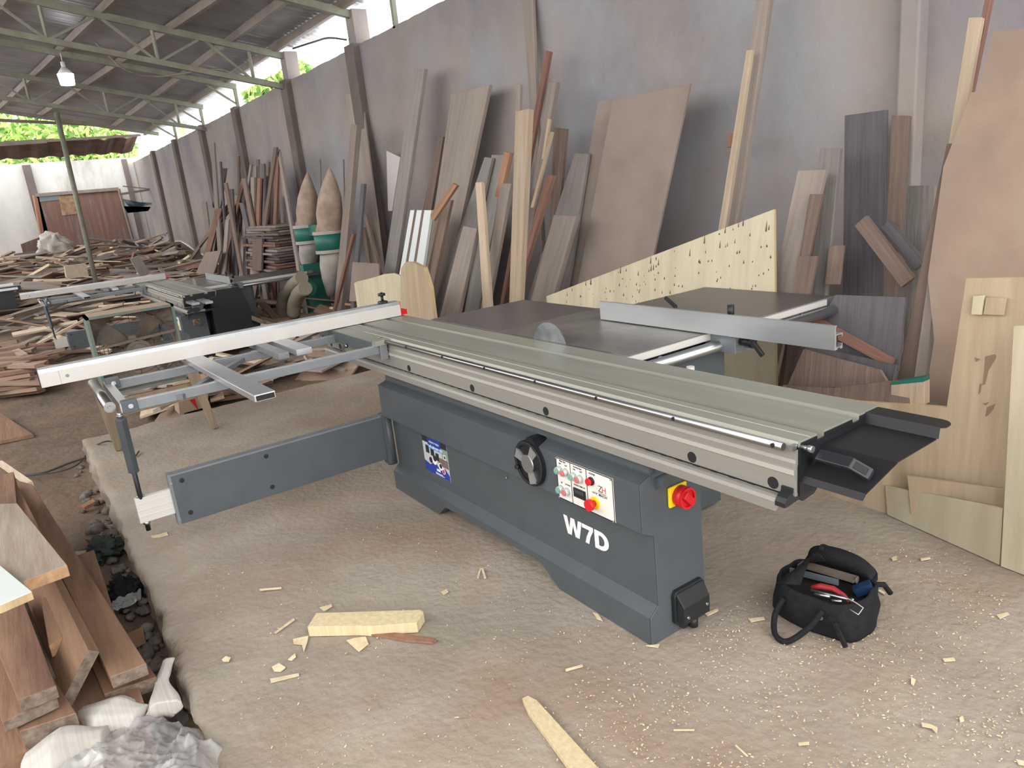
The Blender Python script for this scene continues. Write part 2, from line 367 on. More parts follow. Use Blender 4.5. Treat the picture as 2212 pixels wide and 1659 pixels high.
        n1=V((0,-.59,.80)); up=V((0,.80,.59))*.0155
        P=[V((3.222,.047,.797)),V((3.245,.030,.820)),V((3.330,.030,.820)),V((3.366,.040,.790))]
        o_=V((3.0,0,0))*0
        secs=[(V((3.218,.048,.803)),.0),(V((3.240,.048,.803)),.034),(V((3.328,.048,.803)),.034),(V((3.368,.048,.803)),.004)]
        rings=[]
        for p_,h_ in secs:
            c_=p_+n1*h_; rings.append([c_-up,c_+up,c_+up+n1*.013,c_-up+n1*.013])
        b.loft(rings)
        hd=bd(b,'handle','printer',bevel=.002); hd['label']='dark grey bow handle on the black tray'
        b=MB(); q0,q1=rings[2][3]*.5+rings[2][2]*.5,rings[3][3]*.5+rings[3][2]*.5; dd=(q1-q0); w_=up*.62; nn_=dd.cross(up).normalized()
        if nn_.dot(n1)<0: nn_=-nn_
        a1,a2=q0+dd*.18+nn_*.0012,q0+dd*.85+nn_*.0012
        b.add([a1-w_,a1+w_,a2+w_,a2-w_],[(0,1,2,3)]); bd(b,'handle_recess','hole',hd)
    # main tables
    b=MB(); b.box(1.272,2.185,.386,1.05,.838,.868); mt=bd(b,'main_table','iron',bevel=.002)
    b=MB(); b.box(.60,1.268,.392,1.045,.842,.867); lt=bd(b,'outfeed_table','laminate',bevel=.002)
    b=MB(); b.box(1.30,2.12,.376,.400,.8585,.8688)
    b.box(1.28,1.30,.376,.386,.8585,.868)
    bd(b,'table_insert','iron')
    b=MB(); b.box(1.40,2.10,.384,.388,.8688,.8692); bd(b,'blade_slot','hole')
    b=MB(); b.box(1.373,2.18,1.055,1.80,.842,.867); et=bd(b,'extension_table','laminate',bevel=.002)
    b=MB(); b.box(1.373,2.184,1.055,1.805,.822,.842); b.box(2.18,2.187,1.05,1.805,.822,.868); bd(b,'extension_frame','fan_blue' if not new else 'paint_light')
    # blade
    b=MB(); n=72; r=.125; c=V((1.70,.386,.831)); pts=[]
    for i in range(n*2):
        a=2*PI*i/(n*2); rr=r if i%2 else r*.955; pts.append((c.x+rr*math.cos(a),c.z+rr*math.sin(a)))
    b.prism(pts,'y',.3845,.3875); bl=bd(b,'saw_blade','blade')
    # rail rod + scale rail
    b=MB(); b.cyl((2.235,.30,.815),(2.235,1.87,.815),.0235,28); rr_=bd(b,'fence_rail_rod','steel')
    b=MB(); b.box(2.187,2.197,.375,1.72,.836,.864); bd(b,'scale_rail','alu_white')
    b=MB()
    for y in (.47,.56,.95,1.3,1.52): b.cyl((2.197,y,.818),(2.225,y,.818),.008,12); b.cyl((2.190,y,.818),(2.2,y,.818),.014,12)
    bd(b,'rail_bolts','steel')
    b=MB(); b.cyl((2.30,.62,.70),(2.30,.62,.79),.016,18); bd(b,'hose_stub','alu_white')
    # rip fence (profile + carrier)
    RX,RY=ripdx,ripdy
    b=MB(); pf=[(.828,.873),(.828,.962),(.837,.962),(.832,.956),(.832,.930),(.852,.930),(.858,.930),(.858,.918),(.855,.918),(.855,.926),(.834,.926),(.834,.900),(.834,.882),(.855,.882),(.855,.892),(.858,.892),(.858,.873),(.850,.873),(.850,.879),(.840,.879),(.838,.873)]
    pf=[(.828+(y-.828)*1.65+RY,z) for y,z in pf]
    b.prism(pf,'x',1.545+RX,2.787+RX); b.cur=0; rf=bd(b,'rip_fence','alu'); rf['label']='long silver rip fence plate with open channel end'; c=MB(); c.box(1.55+RX,2.775+RX,.842+RY,.866+RY,.884,.924); bd(c,'channel_shade','hole',rf)  # dark box stands in for the shade inside the open channel
    b=MB(); b.box(2.165,2.325,.865+RY,1.0+RY,.79,.862); b.cyl((2.15,.93+RY,.815),(2.37,.93+RY,.815),.01,12); bk=bd(b,'fence_carrier','paint_light',bevel=.004)
    b=MB(); b.cyl((2.33,.90+RY,.84),(2.375,.90+RY,.84),.018,18); b.cyl((2.375,.90+RY,.84),(2.39,.90+RY,.84),.022,18); bd(b,'clamp_knob','black')
    b=MB(); b.beam((2.40,.87+RY,.86),(2.455,.87+RY,.80),.014,.02); bd(b,'lock_lever','black',bevel=.003)
    b=MB(); b.beam((1.97,.905+RY,.955),(1.90,.915+RY,.99),.012,.014); b.cyl((1.97,.905+RY,.90),(1.97,.905+RY,.96),.008,12); bd(b,'fence_lever','black')
    b=MB(); b.cyl((2.27,.91+RY,.93),(2.27,.91+RY,.985),.014,16); bd(b,'adjust_knob','black')
    # swing arm
    b=MB(); b.box(.655,.70,-1.118,-.018,.176,.424); arm=bd(b,'swing_arm','paint',bevel=.003)
    b=MB(); b.box(.65,.702,-1.122,-1.108,.172,.428); b.box(.652,.7005,-1.108,-.03,.417,.4255); bd(b,'arm_cap','paint_light',arm)
    for y,z in ((-1.065,.385),(-.67,.385),(-1.06,.22),(-.67,.22)):
        c=MB(); c.cyl((.7,y,z),(.7025,y,z),.0115,18); c.ringtube((.7,y,z),(.7045,y,z),.006,.003,12); bd(c,'arm_bolt','black',arm)
    for z in (.385,.20):
        c=MB(); c.cyl((.7,-1.112,z),(.7055,-1.112,z),.0055,12); bd(c,'arm_rivet','steel',arm)
    b=MB(); b.cyl((.69,-.008,.14),(.69,-.008,.435),.028,20); b.box(.66,.715,-.04,-.012,.15,.43); bd(b,'arm_hinge','paint')
    b=MB(); b.box(.665,.69,-1.272,-1.12,.235,.355)
    for z in (.262,.292,.325): b.box(.69,.6915,-1.27,-1.12,z,z+.006)
    bd(b,'arm_extension','alu_white',bevel=.002)
    # support rod
    fx=cs
    b=MB(); A=V((.885+fx,-1.262,.80)); B=V((.678,-1.246,.345))
    t=lambda k:A.lerp(B,k)
    b.beam(t(.04),t(.66),.034,.03); sr=bd(b,'support_post','paint',bevel=.002)
    b=MB(); b.tube([t(.64),t(1.0),V((.678,-1.246,.19))],.0105,16); bd(b,'threaded_rod','black',sr)
    b=MB(); b.cyl((.678,-1.246,.355),(.678,-1.246,.366),.017,6); b.cyl((.678,-1.246,.235),(.678,-1.246,.222),.016,6); b.cyl(t(-.02),t(.05),.008,10); b.cyl(t(.0),t(.015),.014,6); bd(b,'rod_nut','steel',sr)
    # crosscut frame
    b=MB()
    b.box(.830,.860,-1.215,-.06,.795,.838)
    fr=bd(b,'crosscut_frame','paint_light',shift=cs,bevel=.003)
    b=MB(); b.box(.30,.33,-1.20,-.06,.795,.838); bd(b,'far_frame_bar','paint_light',fr,shift=cs,bevel=.003)
    b=MB(); b.box(.832,.858,-1.215,-.07,.838,.8395); b.box(.302,.328,-1.20,-.07,.838,.8395); bd(b,'bar_top_strip','alu',fr,shift=cs)
    b=MB(); b.box(.27,.86,-1.25,-1.215,.797,.836); bd(b,'end_crossbar','alu',fr,shift=cs)
    for x_,z_ in ((.835,.795),(.33,.81)):
        b=MB(); b.box(x_,x_+.042,-1.245,-1.185,z_,z_+.052); bd(b,'corner_block','paint',fr,shift=cs,bevel=.003)
        b=MB(); b.cyl((x_+.042,-1.213,z_+.028),(x_+.050,-1.213,z_+.028),.010,14); b.cyl((x_+.050,-1.213,z_+.028),(x_+.055,-1.213,z_+.028),.005,14); bd(b,'block_screw','steel',fr,shift=cs)
    b=MB(); b.cyl((.20,-1.285,.825),(.825,-1.285,.825),.023,24); b.cyl((.825,-1.285,.825),(.84,-1.285,.825),.008,12); b.ringtube((.825,-1.285,.825),(.829,-1.285,.825),.02,.014); ro=bd(b,'end_roller','chrome',fr,shift=cs)
    b=MB(); b.box(.09,.835,-.085,.022,.802,.862); cl=bd(b,'frame_carrier','paint',fr,shift=cs,bevel=.003)
    b=MB(); b.box(.10,.83,-.083,.021,.862,.8655); b.box(.835,.875,-.083,.024,.84,.866); bd(b,'carrier_cap','alu_top',fr,shift=cs)
    b=MB(); b.box(.84,.872,-.06,-.02,.765,.84); bd(b,'carrier_bracket','paint_light',fr,shift=cs,bevel=.002)
    b=MB(); b.cyl((.50,-.10,.80),(.50,-.085,.80),.012,12); b.beam((.50,-.11,.80),(.56,-.14,.735),.012,.01); b.cyl((.15,-.105,.81),(.15,-.085,.81),.009,10); b.cyl((.80,-.02,.866),(.80,-.02,.870),.010,14); bd(b,'clamp_lever','chrome',fr,shift=cs)
    b=MB(); b.beam((.32,-.60,.81),(.87,-1.02,.81),.03,.022); bd(b,'diagonal_brace','paint_light',fr,shift=cs)
    b=MB(); b.box(.10,.69,-.515,-.462,.840,.872); bd(b,'dark_support_bar','paint_light',fr,shift=cs,bevel=.002)
    b=MB(); b.box(.08,.69,-.425,-.345,.842,.872); b.box(.08,.692,-.388,-.382,.872,.8735); bd(b,'wide_support_bar','alu',fr,shift=cs,bevel=.003)
    b=MB()
    p0,p1=V((.20,-.83,.858)),V((1.41,-.80,.858))
    b.beam(p0,p1,.085,.030); fb=bd(b,'flat_bar','alu',fr,shift=cs,bevel=.004); fb['label']='long rectangular aluminium tube with open end'
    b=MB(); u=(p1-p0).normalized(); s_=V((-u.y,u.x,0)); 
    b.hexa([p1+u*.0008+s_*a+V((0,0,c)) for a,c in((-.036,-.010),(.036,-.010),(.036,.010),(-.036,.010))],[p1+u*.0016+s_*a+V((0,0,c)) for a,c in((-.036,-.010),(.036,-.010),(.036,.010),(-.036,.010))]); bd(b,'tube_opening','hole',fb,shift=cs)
    # crosscut fence
    fY0,fY1=-1.495,.352
    b=MB(); b.box(.275,.31,fY0,fY1,.871,.936); b.cur=1; b.box(.240,.3095,fY0,fY1,.936,.946); b.box(.235,.262,fY0,fY1,.871,.955); b.box(.268,.282,fY0,fY1,.946,.953); b.box(.296,.310,fY0,fY1,.946,.956)
    fn=bd(b,'crosscut_fence',['alu_white','alu'],shift=cs); fn['label']='long white-faced crosscut fence with grey slotted top'
    b=MB()
    for i in range(88): b.box(.286,.292,fY0+.02+i*.021,fY0+.032+i*.021,.946,.9466)
    b.box(.262,.268,fY0,fY1,.946,.9468); bd(b,'fence_scale','ink',fn,shift=cs)
    b=MB(); b.box(.232,.311,fY0-.004,fY0,.868,.956); bd(b,'fence_end_cap','black',fn,shift=cs)
    b=MB(); b.cyl((.31,-1.385,.905),(.3108,-1.385,.905),.008,16); b.box(.31,.3104,-1.416,-1.4145,.871,.936); bd(b,'fence_button','tool_grey',fn,shift=cs)
    b=MB(); b.box(.25,.312,fY1,fY1+.003,.868,.955); b.box(.24,.30,fY1,fY1+.045,.872,.900); bd(b,'fence_tip','red',fn,shift=cs)
    if new:
        b=MB(); b.box(.255,.30,.235,.285,.946,.972); st=bd(b,'fence_stop','black',fn,shift=cs,bevel=.006)
        b=MB(); b.cyl((.277,.26,.97),(.277,.26,1.002),.008,14); b.cyl((.277,.26,1.002),(.277,.26,1.016),.022,20); b.cyl((.277,.26,1.016),(.277,.26,1.022),.007,12); bd(b,'stop_knob','black',fn,shift=cs)
    if not new:
        b=MB(); b.prism([(.30,.15),(.70,.15),(.75,.60),(.66,.86),(.30,.86)],'x',2.55,2.78); b.box(2.7,3.05,.06,.3,.67,.69); bd(b,'end_cover','printer')
        b=MB(); b.box(2.75,3.20,.02,.10,.775,.80); b.box(2.75,3.30,.14,.22,.775,.80); bd(b,'open_rail','alu')
    b=MB(); b.box(X0+.04,X0+.05,-.02,-.019,.6,.605)
    # handwheel
    FY=-.0345
    ew=V((1.975,-.004,.478))
    tn=V((0,0,1))
    def ell(rx,rz,n,c,y): return [(c[0]+rx*math.cos(2*PI*i/n),y,c[1]+rz*math.sin(2*PI*i/n)) for i in range(n)]
    _w=ony(1143,1001,-.045); wc=(_w.x,_w.z)
    b=MB(); out=[]
    for i in range(48):
        a=2*PI*i/48; rr=.092
        if .9<a<1.75: rr+=.022*math.sin((a-.9)/.85*PI)**.7 if a<1.70 else 0
        out.append((wc[0]+rr*math.cos(a),wc[1]+rr*math.sin(a)))
    b.prism(out,'y',-.046,.02); hw=bd(b,'handwheel','blackm')
    hw['label']='black round handwheel with silver spokes'
    b=MB(); b.ringtube((wc[0],-.052,wc[1]),(wc[0],-.046,wc[1]),.089,.076,48); bd(b,'wheel_rim','black',hw,bevel=.002)
    for a0 in (.95,2.75,-1.25):
        c_,s_2=math.cos(a0),math.sin(a0); w=.017
        pts=[(wc[0]+c_*r_-s_2*k,wc[1]+s_2*r_+c_*k) for r_,k in((.03,-w*.8),(.080,-w*1.25),(.080,w*1.25),(.03,w*.8))]
        c=MB(); c.prism(pts,'y',-.054,-.046); bd(c,'spoke','alu',hw)
    b=MB(); b.cyl((wc[0],-.046,wc[1]),(wc[0],-.056,wc[1]),.037,36); bd(b,'wheel_hub','steel',hw)
    b=MB(); b.cyl((wc[0]-.07,-.05,wc[1]-.03),(wc[0]-.07,-.062,wc[1]-.03),.009,16); bd(b,'grip_knob','black',hw)
    b=MB(); b.cyl((1.804,.018,.365),(1.804,.012,.365),.005,12); bd(b,'cabinet_screw','steel')
    # control panel
    px0,px1,pz0,pz1=2.234,2.536,.427,.588; y=-.0345
    b=MB(); b.box(px0,px1,y-.003,y,pz0,pz1); cp=bd(b,'control_panel','panel'); cp['label']='ivory control panel with round push buttons'
    b=MB()
    for z in (pz0,pz1-.003): b.box(px0,px1,y-.0036,y-.003,z,z+.003)
    for x in (px0,2.313,2.400,px1-.003): b.box(x,x+.003,y-.0036,y-.003,pz0,pz1)
    bd(b,'panel_lines','ink',cp)
    def button(x,z,m,r=.0145,h=.022):
        c=MB(); c.cyl((x,y-.003,z),(x,y-.003-h*.75,z),r,24,r2=r*.95); o=bd(c,'button','ring',cp)
        c=MB(); c.cyl((x,y-.003-h*.75,z),(x,y-.003-h,z),r*.72,24); bd(c,'button_cap',m,cp)
    for x,z,m in ((2.254,.543,'green_b'),(2.288,.543,'red_b'),(2.254,.467,'green_b'),(2.288,.467,'red_b'),(2.333,.540,'green_b'),(2.368,.540,'red_b')): button(x,z,m)
    c=MB(); c.cyl((2.428,y-.003,.549),(2.428,y-.010,.549),.015,24); bd(c,'lamp_collar','black',cp)
    c=MB(); c.cyl((2.426,y-.010,.549),(2.426,y-.021,.549),.0125,24); bd(c,'power_lamp','red',cp)
    c=MB(); c.cyl((2.440,y-.003,.471),(2.440,y-.009,.471),.023,28); bd(c,'stop_collar','yellow',cp)
    c=MB(); c.cyl((2.440,y-.009,.471),(2.440,y-.024,.471),.012,24); c.cyl((2.440,y-.024,.471),(2.440,y-.038,.471),.0205,28); bd(c,'emergency_stop','red',cp)
    c=MB(); c.box(2.328,2.391,y-.008,y-.003,.463,.497); bd(c,'angle_display','black',cp)
    c=MB()
    for i in range(5):
        x=2.338+i*.0095
        c.box(x,x+.005,y-.0086,y-.008,.479,.480); c.box(x,x+.005,y-.0086,y-.008,.485,.486); c.box(x,x+.005,y-.0086,y-.008,.491,.492); c.box(x,x+.001,y-.0086,y-.008,.479,.492); c.box(x+.004,x+.005,y-.0086,y-.008,.479,.492)
    bd(c,'display_digits','tool_grey',cp)
    for x in (px0+.004,px1-.006):
        for z in (pz0+.004,pz1-.004):
            c=MB(); c.cyl((x,y-.003,z),(x,y-.007,z),.0035,12); bd(c,'panel_screw','steel',cp)
    X_,Z_=(1,0,0),(0,0,1)
    def tx(s,size,x,z,m='ink',yy=y-.0032,par=cp,nm='lettering',sx=1,bold=0.0002):
        return text(s,size,m,par,nm,V((x,yy,z))+D,X_,Z_,ext=.0003,sx=sx,bold=bold)
    if new:
        tx('Main Saw',.0095,2.272,.579); tx('ON',.0085,2.255,.567); tx('OFF',.0085,2.290,.567)
        tx('UP',.0085,2.258,.493); tx('DOWN',.0085,2.292,.493)
        tx('Scoring Saw',.0095,2.355,.577); tx('ON',.0085,2.336,.566); tx('OFF',.0085,2.372,.566)
        tx('ANGLE DISPLAY',.0088,2.359,.508); tx('POWER',.009,2.432,.575); tx('E.STOP',.008,2.441,.508)
        tx('Z',.033,2.470,.530,nm='emblem_letter',bold=-.0002); tx('H',.033,2.489,.530,'redink',nm='emblem_letter',bold=-.0002)
        b=MB(); b.box(2.462,2.500,y-.0036,y-.003,.5155,.517); bd(b,'emblem_line','ink',cp)
        tx('MACH',.0145,2.482,.507,nm='emblem_letter')
        # W7D
        def letter(polys,x0,wd):
            b=MB()
            for pg in polys: b.prism([(x0+u*wd,.2455+v*.0735) for u,v in pg],'y',.0178,.0192)
            bd(b,'model_letter','white')
        letter([[(0,1),(.21,1),(.33,.28),(.44,.28),(.28,0),(.17,0)],[(.33,.28),(.28,0),(.17,0),(.3,.0),(.5,1),(.40,1)],[(.40,1),(.60,1),(.5,.72)],[(.5,.72),(.60,1),(.83,0),(.72,0),(.56,.28)],[(.67,.28),(.79,1),(1,1),(.83,0),(.72,0)]][:0]+[[(0,1),(.2,1),(.30,.36),(.40,1),(.60,1),(.70,.36),(.80,1),(1,1),(.82,0),(.61,0),(.5,.60),(.39,0),(.18,0)]],2.176,.108)
        letter([[(0,1),(1,1),(1,.80),(.72,.42),(.56,0),(.24,0),(.38,.36),(.66,.78),(0,.78)]],2.285,.062)
        xD,wD=2.354,.076
        b=MB(); N2=14
        outer=[(0,0),(0,1),(.42,1)]+[(.42+.58*math.sin(PI*k/N2),.5+.5*math.cos(PI*k/N2)) for k in range(1,N2)]+[(.42,0)]
        inn=[(.30,.22),(.30,.78),(.42,.78)]+[(.42+.28*math.sin(PI*k/N2),.5+.28*math.cos(PI*k/N2)) for k in range(1,N2)]+[(.42,.22)]
        n2=len(outer); f3=lambda q,y_: [(xD+u*wD,y_,.2455+v*.0735) for u,v in q]
        b.add(f3(outer,.0178)+f3(inn,.0178)+f3(outer,.0192)+f3(inn,.0192),[(i,(i+1)%n2,n2+(i+1)%n2,n2+i) for i in range(n2)]+[(i,(i+1)%n2,2*n2+(i+1)%n2,2*n2+i) for i in range(n2)]+[(n2+i,n2+(i+1)%n2,3*n2+(i+1)%n2,3*n2+i) for i in range(n2)]+[(2*n2+i,2*n2+(i+1)%n2,3*n2+(i+1)%n2,3*n2+i) for i in range(n2)])
        bd(b,'model_letter','white')
        # poster
        ps=D; yp=.0205
        b=MB(); b.box(1.042,1.290,yp-.0015,yp,.19,.385); po=bd(b,'poster','pgrey'); po['label']='blue and white sticker showing machines'
        Q=lambda x0,x1,z0,z1,m,k=1: bd(MB().box(x0,x1,yp-.0015-.0004*k,yp-.0015,z0,z1),'poster_print',m,po)
        Q(1.042,1.29,.352,.385,'pdark',1)
        Q(1.10,1.23,.338,.384,'blue',2); Q(1.105,1.245,.327,.345,'blue2',3)
        Q(1.235,1.289,.30,.351,'pgreen',2); Q(1.07,1.105,.295,.337,'pdark',2); Q(1.12,1.155,.290,.332,'pdark',2)
        Q(1.19,1.288,.255,.298,'pbrown',2); Q(1.17,1.20,.275,.315,'pdark',3); Q(1.25,1.275,.30,.325,'white',3); Q(1.256,1.270,.305,.32,'pdark',4)
        b=MB(); b.prism([(1.0425,.191),(1.2895,.191),(1.2895,.222),(1.25,.250),(1.20,.232),(1.15,.262),(1.10,.235),(1.0425,.248)],'y',yp-.0021,yp-.0014); bd(b,'poster_print','blue',po)
        for (cx_,cz,r,m) in ((1.15,.268,.022,'white'),(1.205,.250,.02,'white'),(1.112,.262,.016,'pdark'),(1.155,.282,.017,'pdark'),(1.21,.254,.013,'pdark'),(1.235,.232,.015,'white')):
            c=MB(); c.cyl((cx_,yp-.0030 if m=='pdark' else yp-.0026,cz),(cx_,yp-.001,cz),r,20); bd(c,'poster_print',m,po)
        Q(1.228,1.243,.223,.241,'redink',6); Q(1.165,1.20,.218,.230,'white',5)
        Q(1.15,1.22,.205,.2075,'white',5); Q(1.15,1.235,.199,.2015,'white',5)
        tx('CÔNG TY TNHH',.013,1.165,.362,'white',yy=yp-.0024,par=po); tx('THẾ GIỚI MÁY TỐT',.0165,1.175,.3365,'white',yy=yp-.003,par=po,bold=.0003)
    return root
SKY=4.0; EXPO=0.1; LIGHTS=[]
# ---------------- setting ----------------
GZ=-.17
def nz(x,y,z=0,s=1): return noise.noise(V((x*s,y*s,z)))
def edge_y(x): return -1.315+.02*nz(x,3.1,0,1.3)+.03*nz(x,0,1,5)+.012*nz(x,0,2,17)+(-.03 if x>1.5 else 0)
def edge_x(y): return -2.08+.12*(-y>.9)*0+.05*nz(0,y,4,2.2)+.025*nz(0,y,5,9)
def build_slab():
    b=MB(); nx,ny=330,150
    xs=[]; 
    for i in range(nx+1): xs.append(-2.08+ (9.1)*(i/nx)**1.0)
    idx={}
    for i,x in enumerate(xs):
        e=edge_y(x)
        for j in range(ny+1):
            t=j/ny; y=e+(2.62-e)*t
            xx=x
            if i==0: xx=edge_x(y)
            z=.006*nz(x,y,3,1.4)+.003*nz(x,y,9,6)+.0015*nz(x,y,5,22)
            if j==0: z-=.004
            d=min((y-e),(xx+2.05)*1.)
            if 0<=d<.03: z-=.008*(1-d/.03)**2
            idx[i,j]=len(b.v); b.v.append(V((xx,y,z-.003)))
    b.smooth=True
    for i in range(nx):
        for j in range(ny): b.face((idx[i,j],idx[i+1,j],idx[i+1,j+1],idx[i,j+1]))
    # side walls
    def side(path):
        rows=[]
        for k in range(7):
            r=[]
            for q in path:
                p=b.v[q]; tz=k/6
                o=.04*nz(p.x*3+p.y*3,tz*2.5,8,1.6)+.03*nz(p.x+p.y,tz,3,11)+.012*nz(p.x*2+p.y*2,tz*3,3,19)+.01*tz
                n=V((0,-1,0)) if path is P1 else V((-1,0,0))
                if k==0: r.append(q); continue
                b.v.append(V((p.x,p.y,p.z*(1-tz)+(GZ-.06)*tz))-n*(o if k else 0)+V((0,0,.012*nz(p.x,p.y,tz,14)))); r.append(len(b.v)-1)
            rows.append(r)
        for k in range(6):
            for i in range(len(path)-1): b.face((rows[k][i],rows[k+1][i],rows[k+1][i+1],rows[k][i+1]))
    P1=[idx[i,0] for i in range(nx+1)]; side(P1)
    P2=[idx[0,j] for j in range(ny,-1,-1)]; side(P2)
    return struct(b.build('floor','concrete',rec=False))
def heap_h(x,y):
    """height of the scrap mound in front of the far wall"""
    h=GZ
    a=max(0,min(1,(-8.2-x)/9.0)); h+=1.10*(a**1.15)
    c=max(0,min(1,(y-1.0)/1.4))*max(0,min(1,(-2.8-x)/2.5)); h=max(h,GZ+.16*c)
    if x<-18.3: h-= (-18.3-x)*.12
    return h
def build_ground():
    b=MB(); nx,ny=300,130; idx={}
    b.smooth=True
    for i in range(nx+1):
        t=i/nx; x=8.2-30.5*(t**1.35)
        for j in range(ny+1):
            u=j/ny; y=-1.1-5.9*(1-u/.55)**1.4 if u<.55 else -1.1+3.68*(u-.55)/.45
            z=heap_h(x,y)+.025*nz(x,y,2,.8)+.012*nz(x,y,7,4)+.006*nz(x,y,1,15)
            if -2<x<8 and -1.9<y<-1.1: z-=.035+.02*nz(x,y,4,7)
            if x>-2.2 and y>-1.2: z-=.05
            idx[i,j]=len(b.v); b.v.append(V((x,y,z)))
    for i in range(nx):
        for j in range(ny): b.face((idx[i,j],idx[i,j+1],idx[i+1,j+1],idx[i+1,j]))
    return struct(b.build('ground','dirt',rec=False))
build_slab(); build_ground()
WY=2.6; WT=3.34
# side wall with ragged top
b=MB(); N_=240
def wtop(x): 
    t=WT+.012*nz(x,0,0,2)+.010*nz(x,2,0,7)
    return t
xs=[8-29.9*i/N_ for i in range(N_+1)]
for x in xs:
    b.v+= [V((x,WY,-.35)),V((x,WY,wtop(x))),V((x,WY+.16,wtop(x))),V((x,WY+.16,-.35))]
for i in range(N_):
    a=4*i; c=a+4
    b.face((a,a+1,c+1,c)); b.face((a+1,a+2,c+2,c+1)); b.face((a+2,a+3,c+3,c+2))
b.face((0,3,2,1)); e=4*N_; b.face((e,e+1,e+2,e+3))
struct(b.build('wall_right','wall',rec=True))
# pilasters (trim) at the truss columns
TX=[-4.62,-7.1,-9.9,-12.55,-15.3,-18.2]
for k,x in enumerate(TX+[2.13]):
    w=.13 if k<6 else .05
    b=MB(); b.box(x-w,x+w,WY-.09,WY+.03,-.3,WT+.02 if k<6 else WT-.02)
    o=b.build('trim_%d'%(k+1),'wall_dark' if k<6 else 'wall',bevel=.01); struct(o)
# column stubs carrying the roof
for k,x in enumerate(TX[:2]):
    b=MB(); b.prism([(x-.11,WT-.02),(x+.11,WT-.02),(x+.10,3.74),(x-.10,3.74)],'y',WY-.02,WY+.17)
    single(b,'concrete_post','wall',['light concrete post stub on the wall top nearest the camera','second concrete post stub on the wall top, further back'][k],'post','posts on the wall top')
for k,x in enumerate(TX[2:5]+[-3.55]):
    b=MB(); b.box(x-.025,x+.025,WY-.0,WY+.05,WT-.02,3.74)
    if k<3: b.beam((x,WY-.45,3.74),(x,WY-.0,WT+.08),.03,.03)
    single(b,'steel_post','green_steel',['thin steel post with strut on the wall top, third from camera','thin steel post with strut on the wall top, fourth from camera','thin steel post with strut on the wall top, farthest one','thin dark steel rod between wall top and roof, nearest the camera'][k],'post','posts on the wall top')
# far wall
FX=-21.8
b=MB(); b.box(FX-.2,FX,-9,WY+.2,-.5,3.5); struct(b.build('wall_back','wall_white'))
for k,(y0,y1) in enumerate(((-.33,-.12),(2.28,2.42))):
    b=MB(); b.box(FX,FX+.12,y0,y1,-.3,3.45); struct(b.build('trim_%d'%(8+k),'wall_dark'))
b=MB(); b.box(-18.2,9,-7.2,-7.0,-.5,2.4); struct(b.build('unseen_shading_wall','wall'))  # unseen wall, added to hold back daylight from the open side
# ---------------- roof ----------------
def roofz(y): return 3.79+.2*(2.6-y)
b=MB(); n=620; x0,x1=-18.2,5.2
RY0,RY1=-5.2,3.05
per=.14; 
for i in range(n+1):
    x=x0+(x1-x0)*i/n; ph=(x/per)%1.0; z=.016*math.cos(2*PI*ph)
    for y in (RY0,RY1): b.v.append(V((x,y,roofz(y)+.06+z)))
b.smooth=True
for i in range(n): a=2*i; b.face((a,a+1,a+3,a+2))
struct(b.build('ceiling','roof',rec=False))
names=['nearest','second','third','fourth','fifth','sixth']
def truss(x,k,bottom=True):
    r=empty('roof_truss',(x,2.5,3.4),['green-grey steel truss member nearest the camera, near the wall post','long steel truss crossing the top left of the picture','green-grey steel truss chord just behind the hanging lamp','light lattice truss below the lamp, carrying the tall pole','farthest steel roof truss by the courtyard'][k],'roof truss','roof trusses')
    yA,yB=2.62,-5.1
    MB().beam((x,yA,roofz(yA)-.10),(x,yB,roofz(yB)-.10),.07,.085).build('top_chord','green_steel',r)
    if bottom:
        dz=.44
        MB().beam((x,yA,roofz(yA)-.10-dz),(x,yB,roofz(yB)-.10-dz),.06,.07).build('bottom_chord','green_steel',r)
        y=2.1; j=0
        while y>-5:
            z=roofz(y)-.10
            MB().beam((x,y,z),(x,y,z-dz),.035,.035).build('web_post','green_steel',r)
            MB().beam((x,y,z-dz),(x,y-.62,roofz(y-.62)-.10),.035,.03).build('web_brace','green_steel',r)
            if y-1.24>-5: MB().beam((x,y-.62,roofz(y-.62)-.10),(x,y-1.24,roofz(y-1.24)-.10-dz),.035,.03).build('web_brace','green_steel',r)
            y-=1.24
    return r
truss(-4.6,0,False); truss(-7.1,1); truss(-9.8,2,False); truss(-12.3,3); truss(-17.2,4,False)
pl=[((-18.1,2.44),(-3.0,2.5)),((-18.1,1.65),(-2.0,2.0)),((-18.1,.05),(-1.,1.75)),((-18.1,-.75),(-1.,.9)),((-18.1,-1.9),(-1.,.1)),((-18,-2.9),(-1,-1.)),((-18,-4.),(-1,-2.2)),((-18,-4.95),(-1,-3.6))]
for k,(p,q) in enumerate(pl):
    b=MB(); b.beam((p[0],p[1],roofz(p[1])-.02),(q[0],q[1],roofz(q[1])-.02),.055,.10)
    single(b,'roof_purlin','brown_steel','brown steel roof purlin, '+['running along the eave just above the wall','first one in from the eave','second one in from the eave','third one in from the eave, passing over the lamp','fourth one in from the eave','fifth one in from the eave','sixth one in from the eave','farthest from the wall'][k],'purlin','roof purlins')
# hanging lamp
lp=onx(143,168,-9.0)
r=empty('hanging_lamp',lp+V((0,0,-.1)),'glowing white LED lamp hanging under the roof','lamp')
b=MB(); b.cyl(lp+V((0,0,-.10)),lp+V((0,0,.05)),.095,24,r2=.11); b.build('lamp_bulb','lamp',r)
b=MB(); b.cyl(lp+V((0,0,.05)),lp+V((0,0,.14)),.11,24,r2=.04); b.cyl(lp+V((0,0,.14)),lp+V((0,0,.22)),.03,12); b.cyl(lp+V((0,0,.22)),lp+V((0,0,.34)),.006,6); b.build('lamp_holder','lamp_body',r)
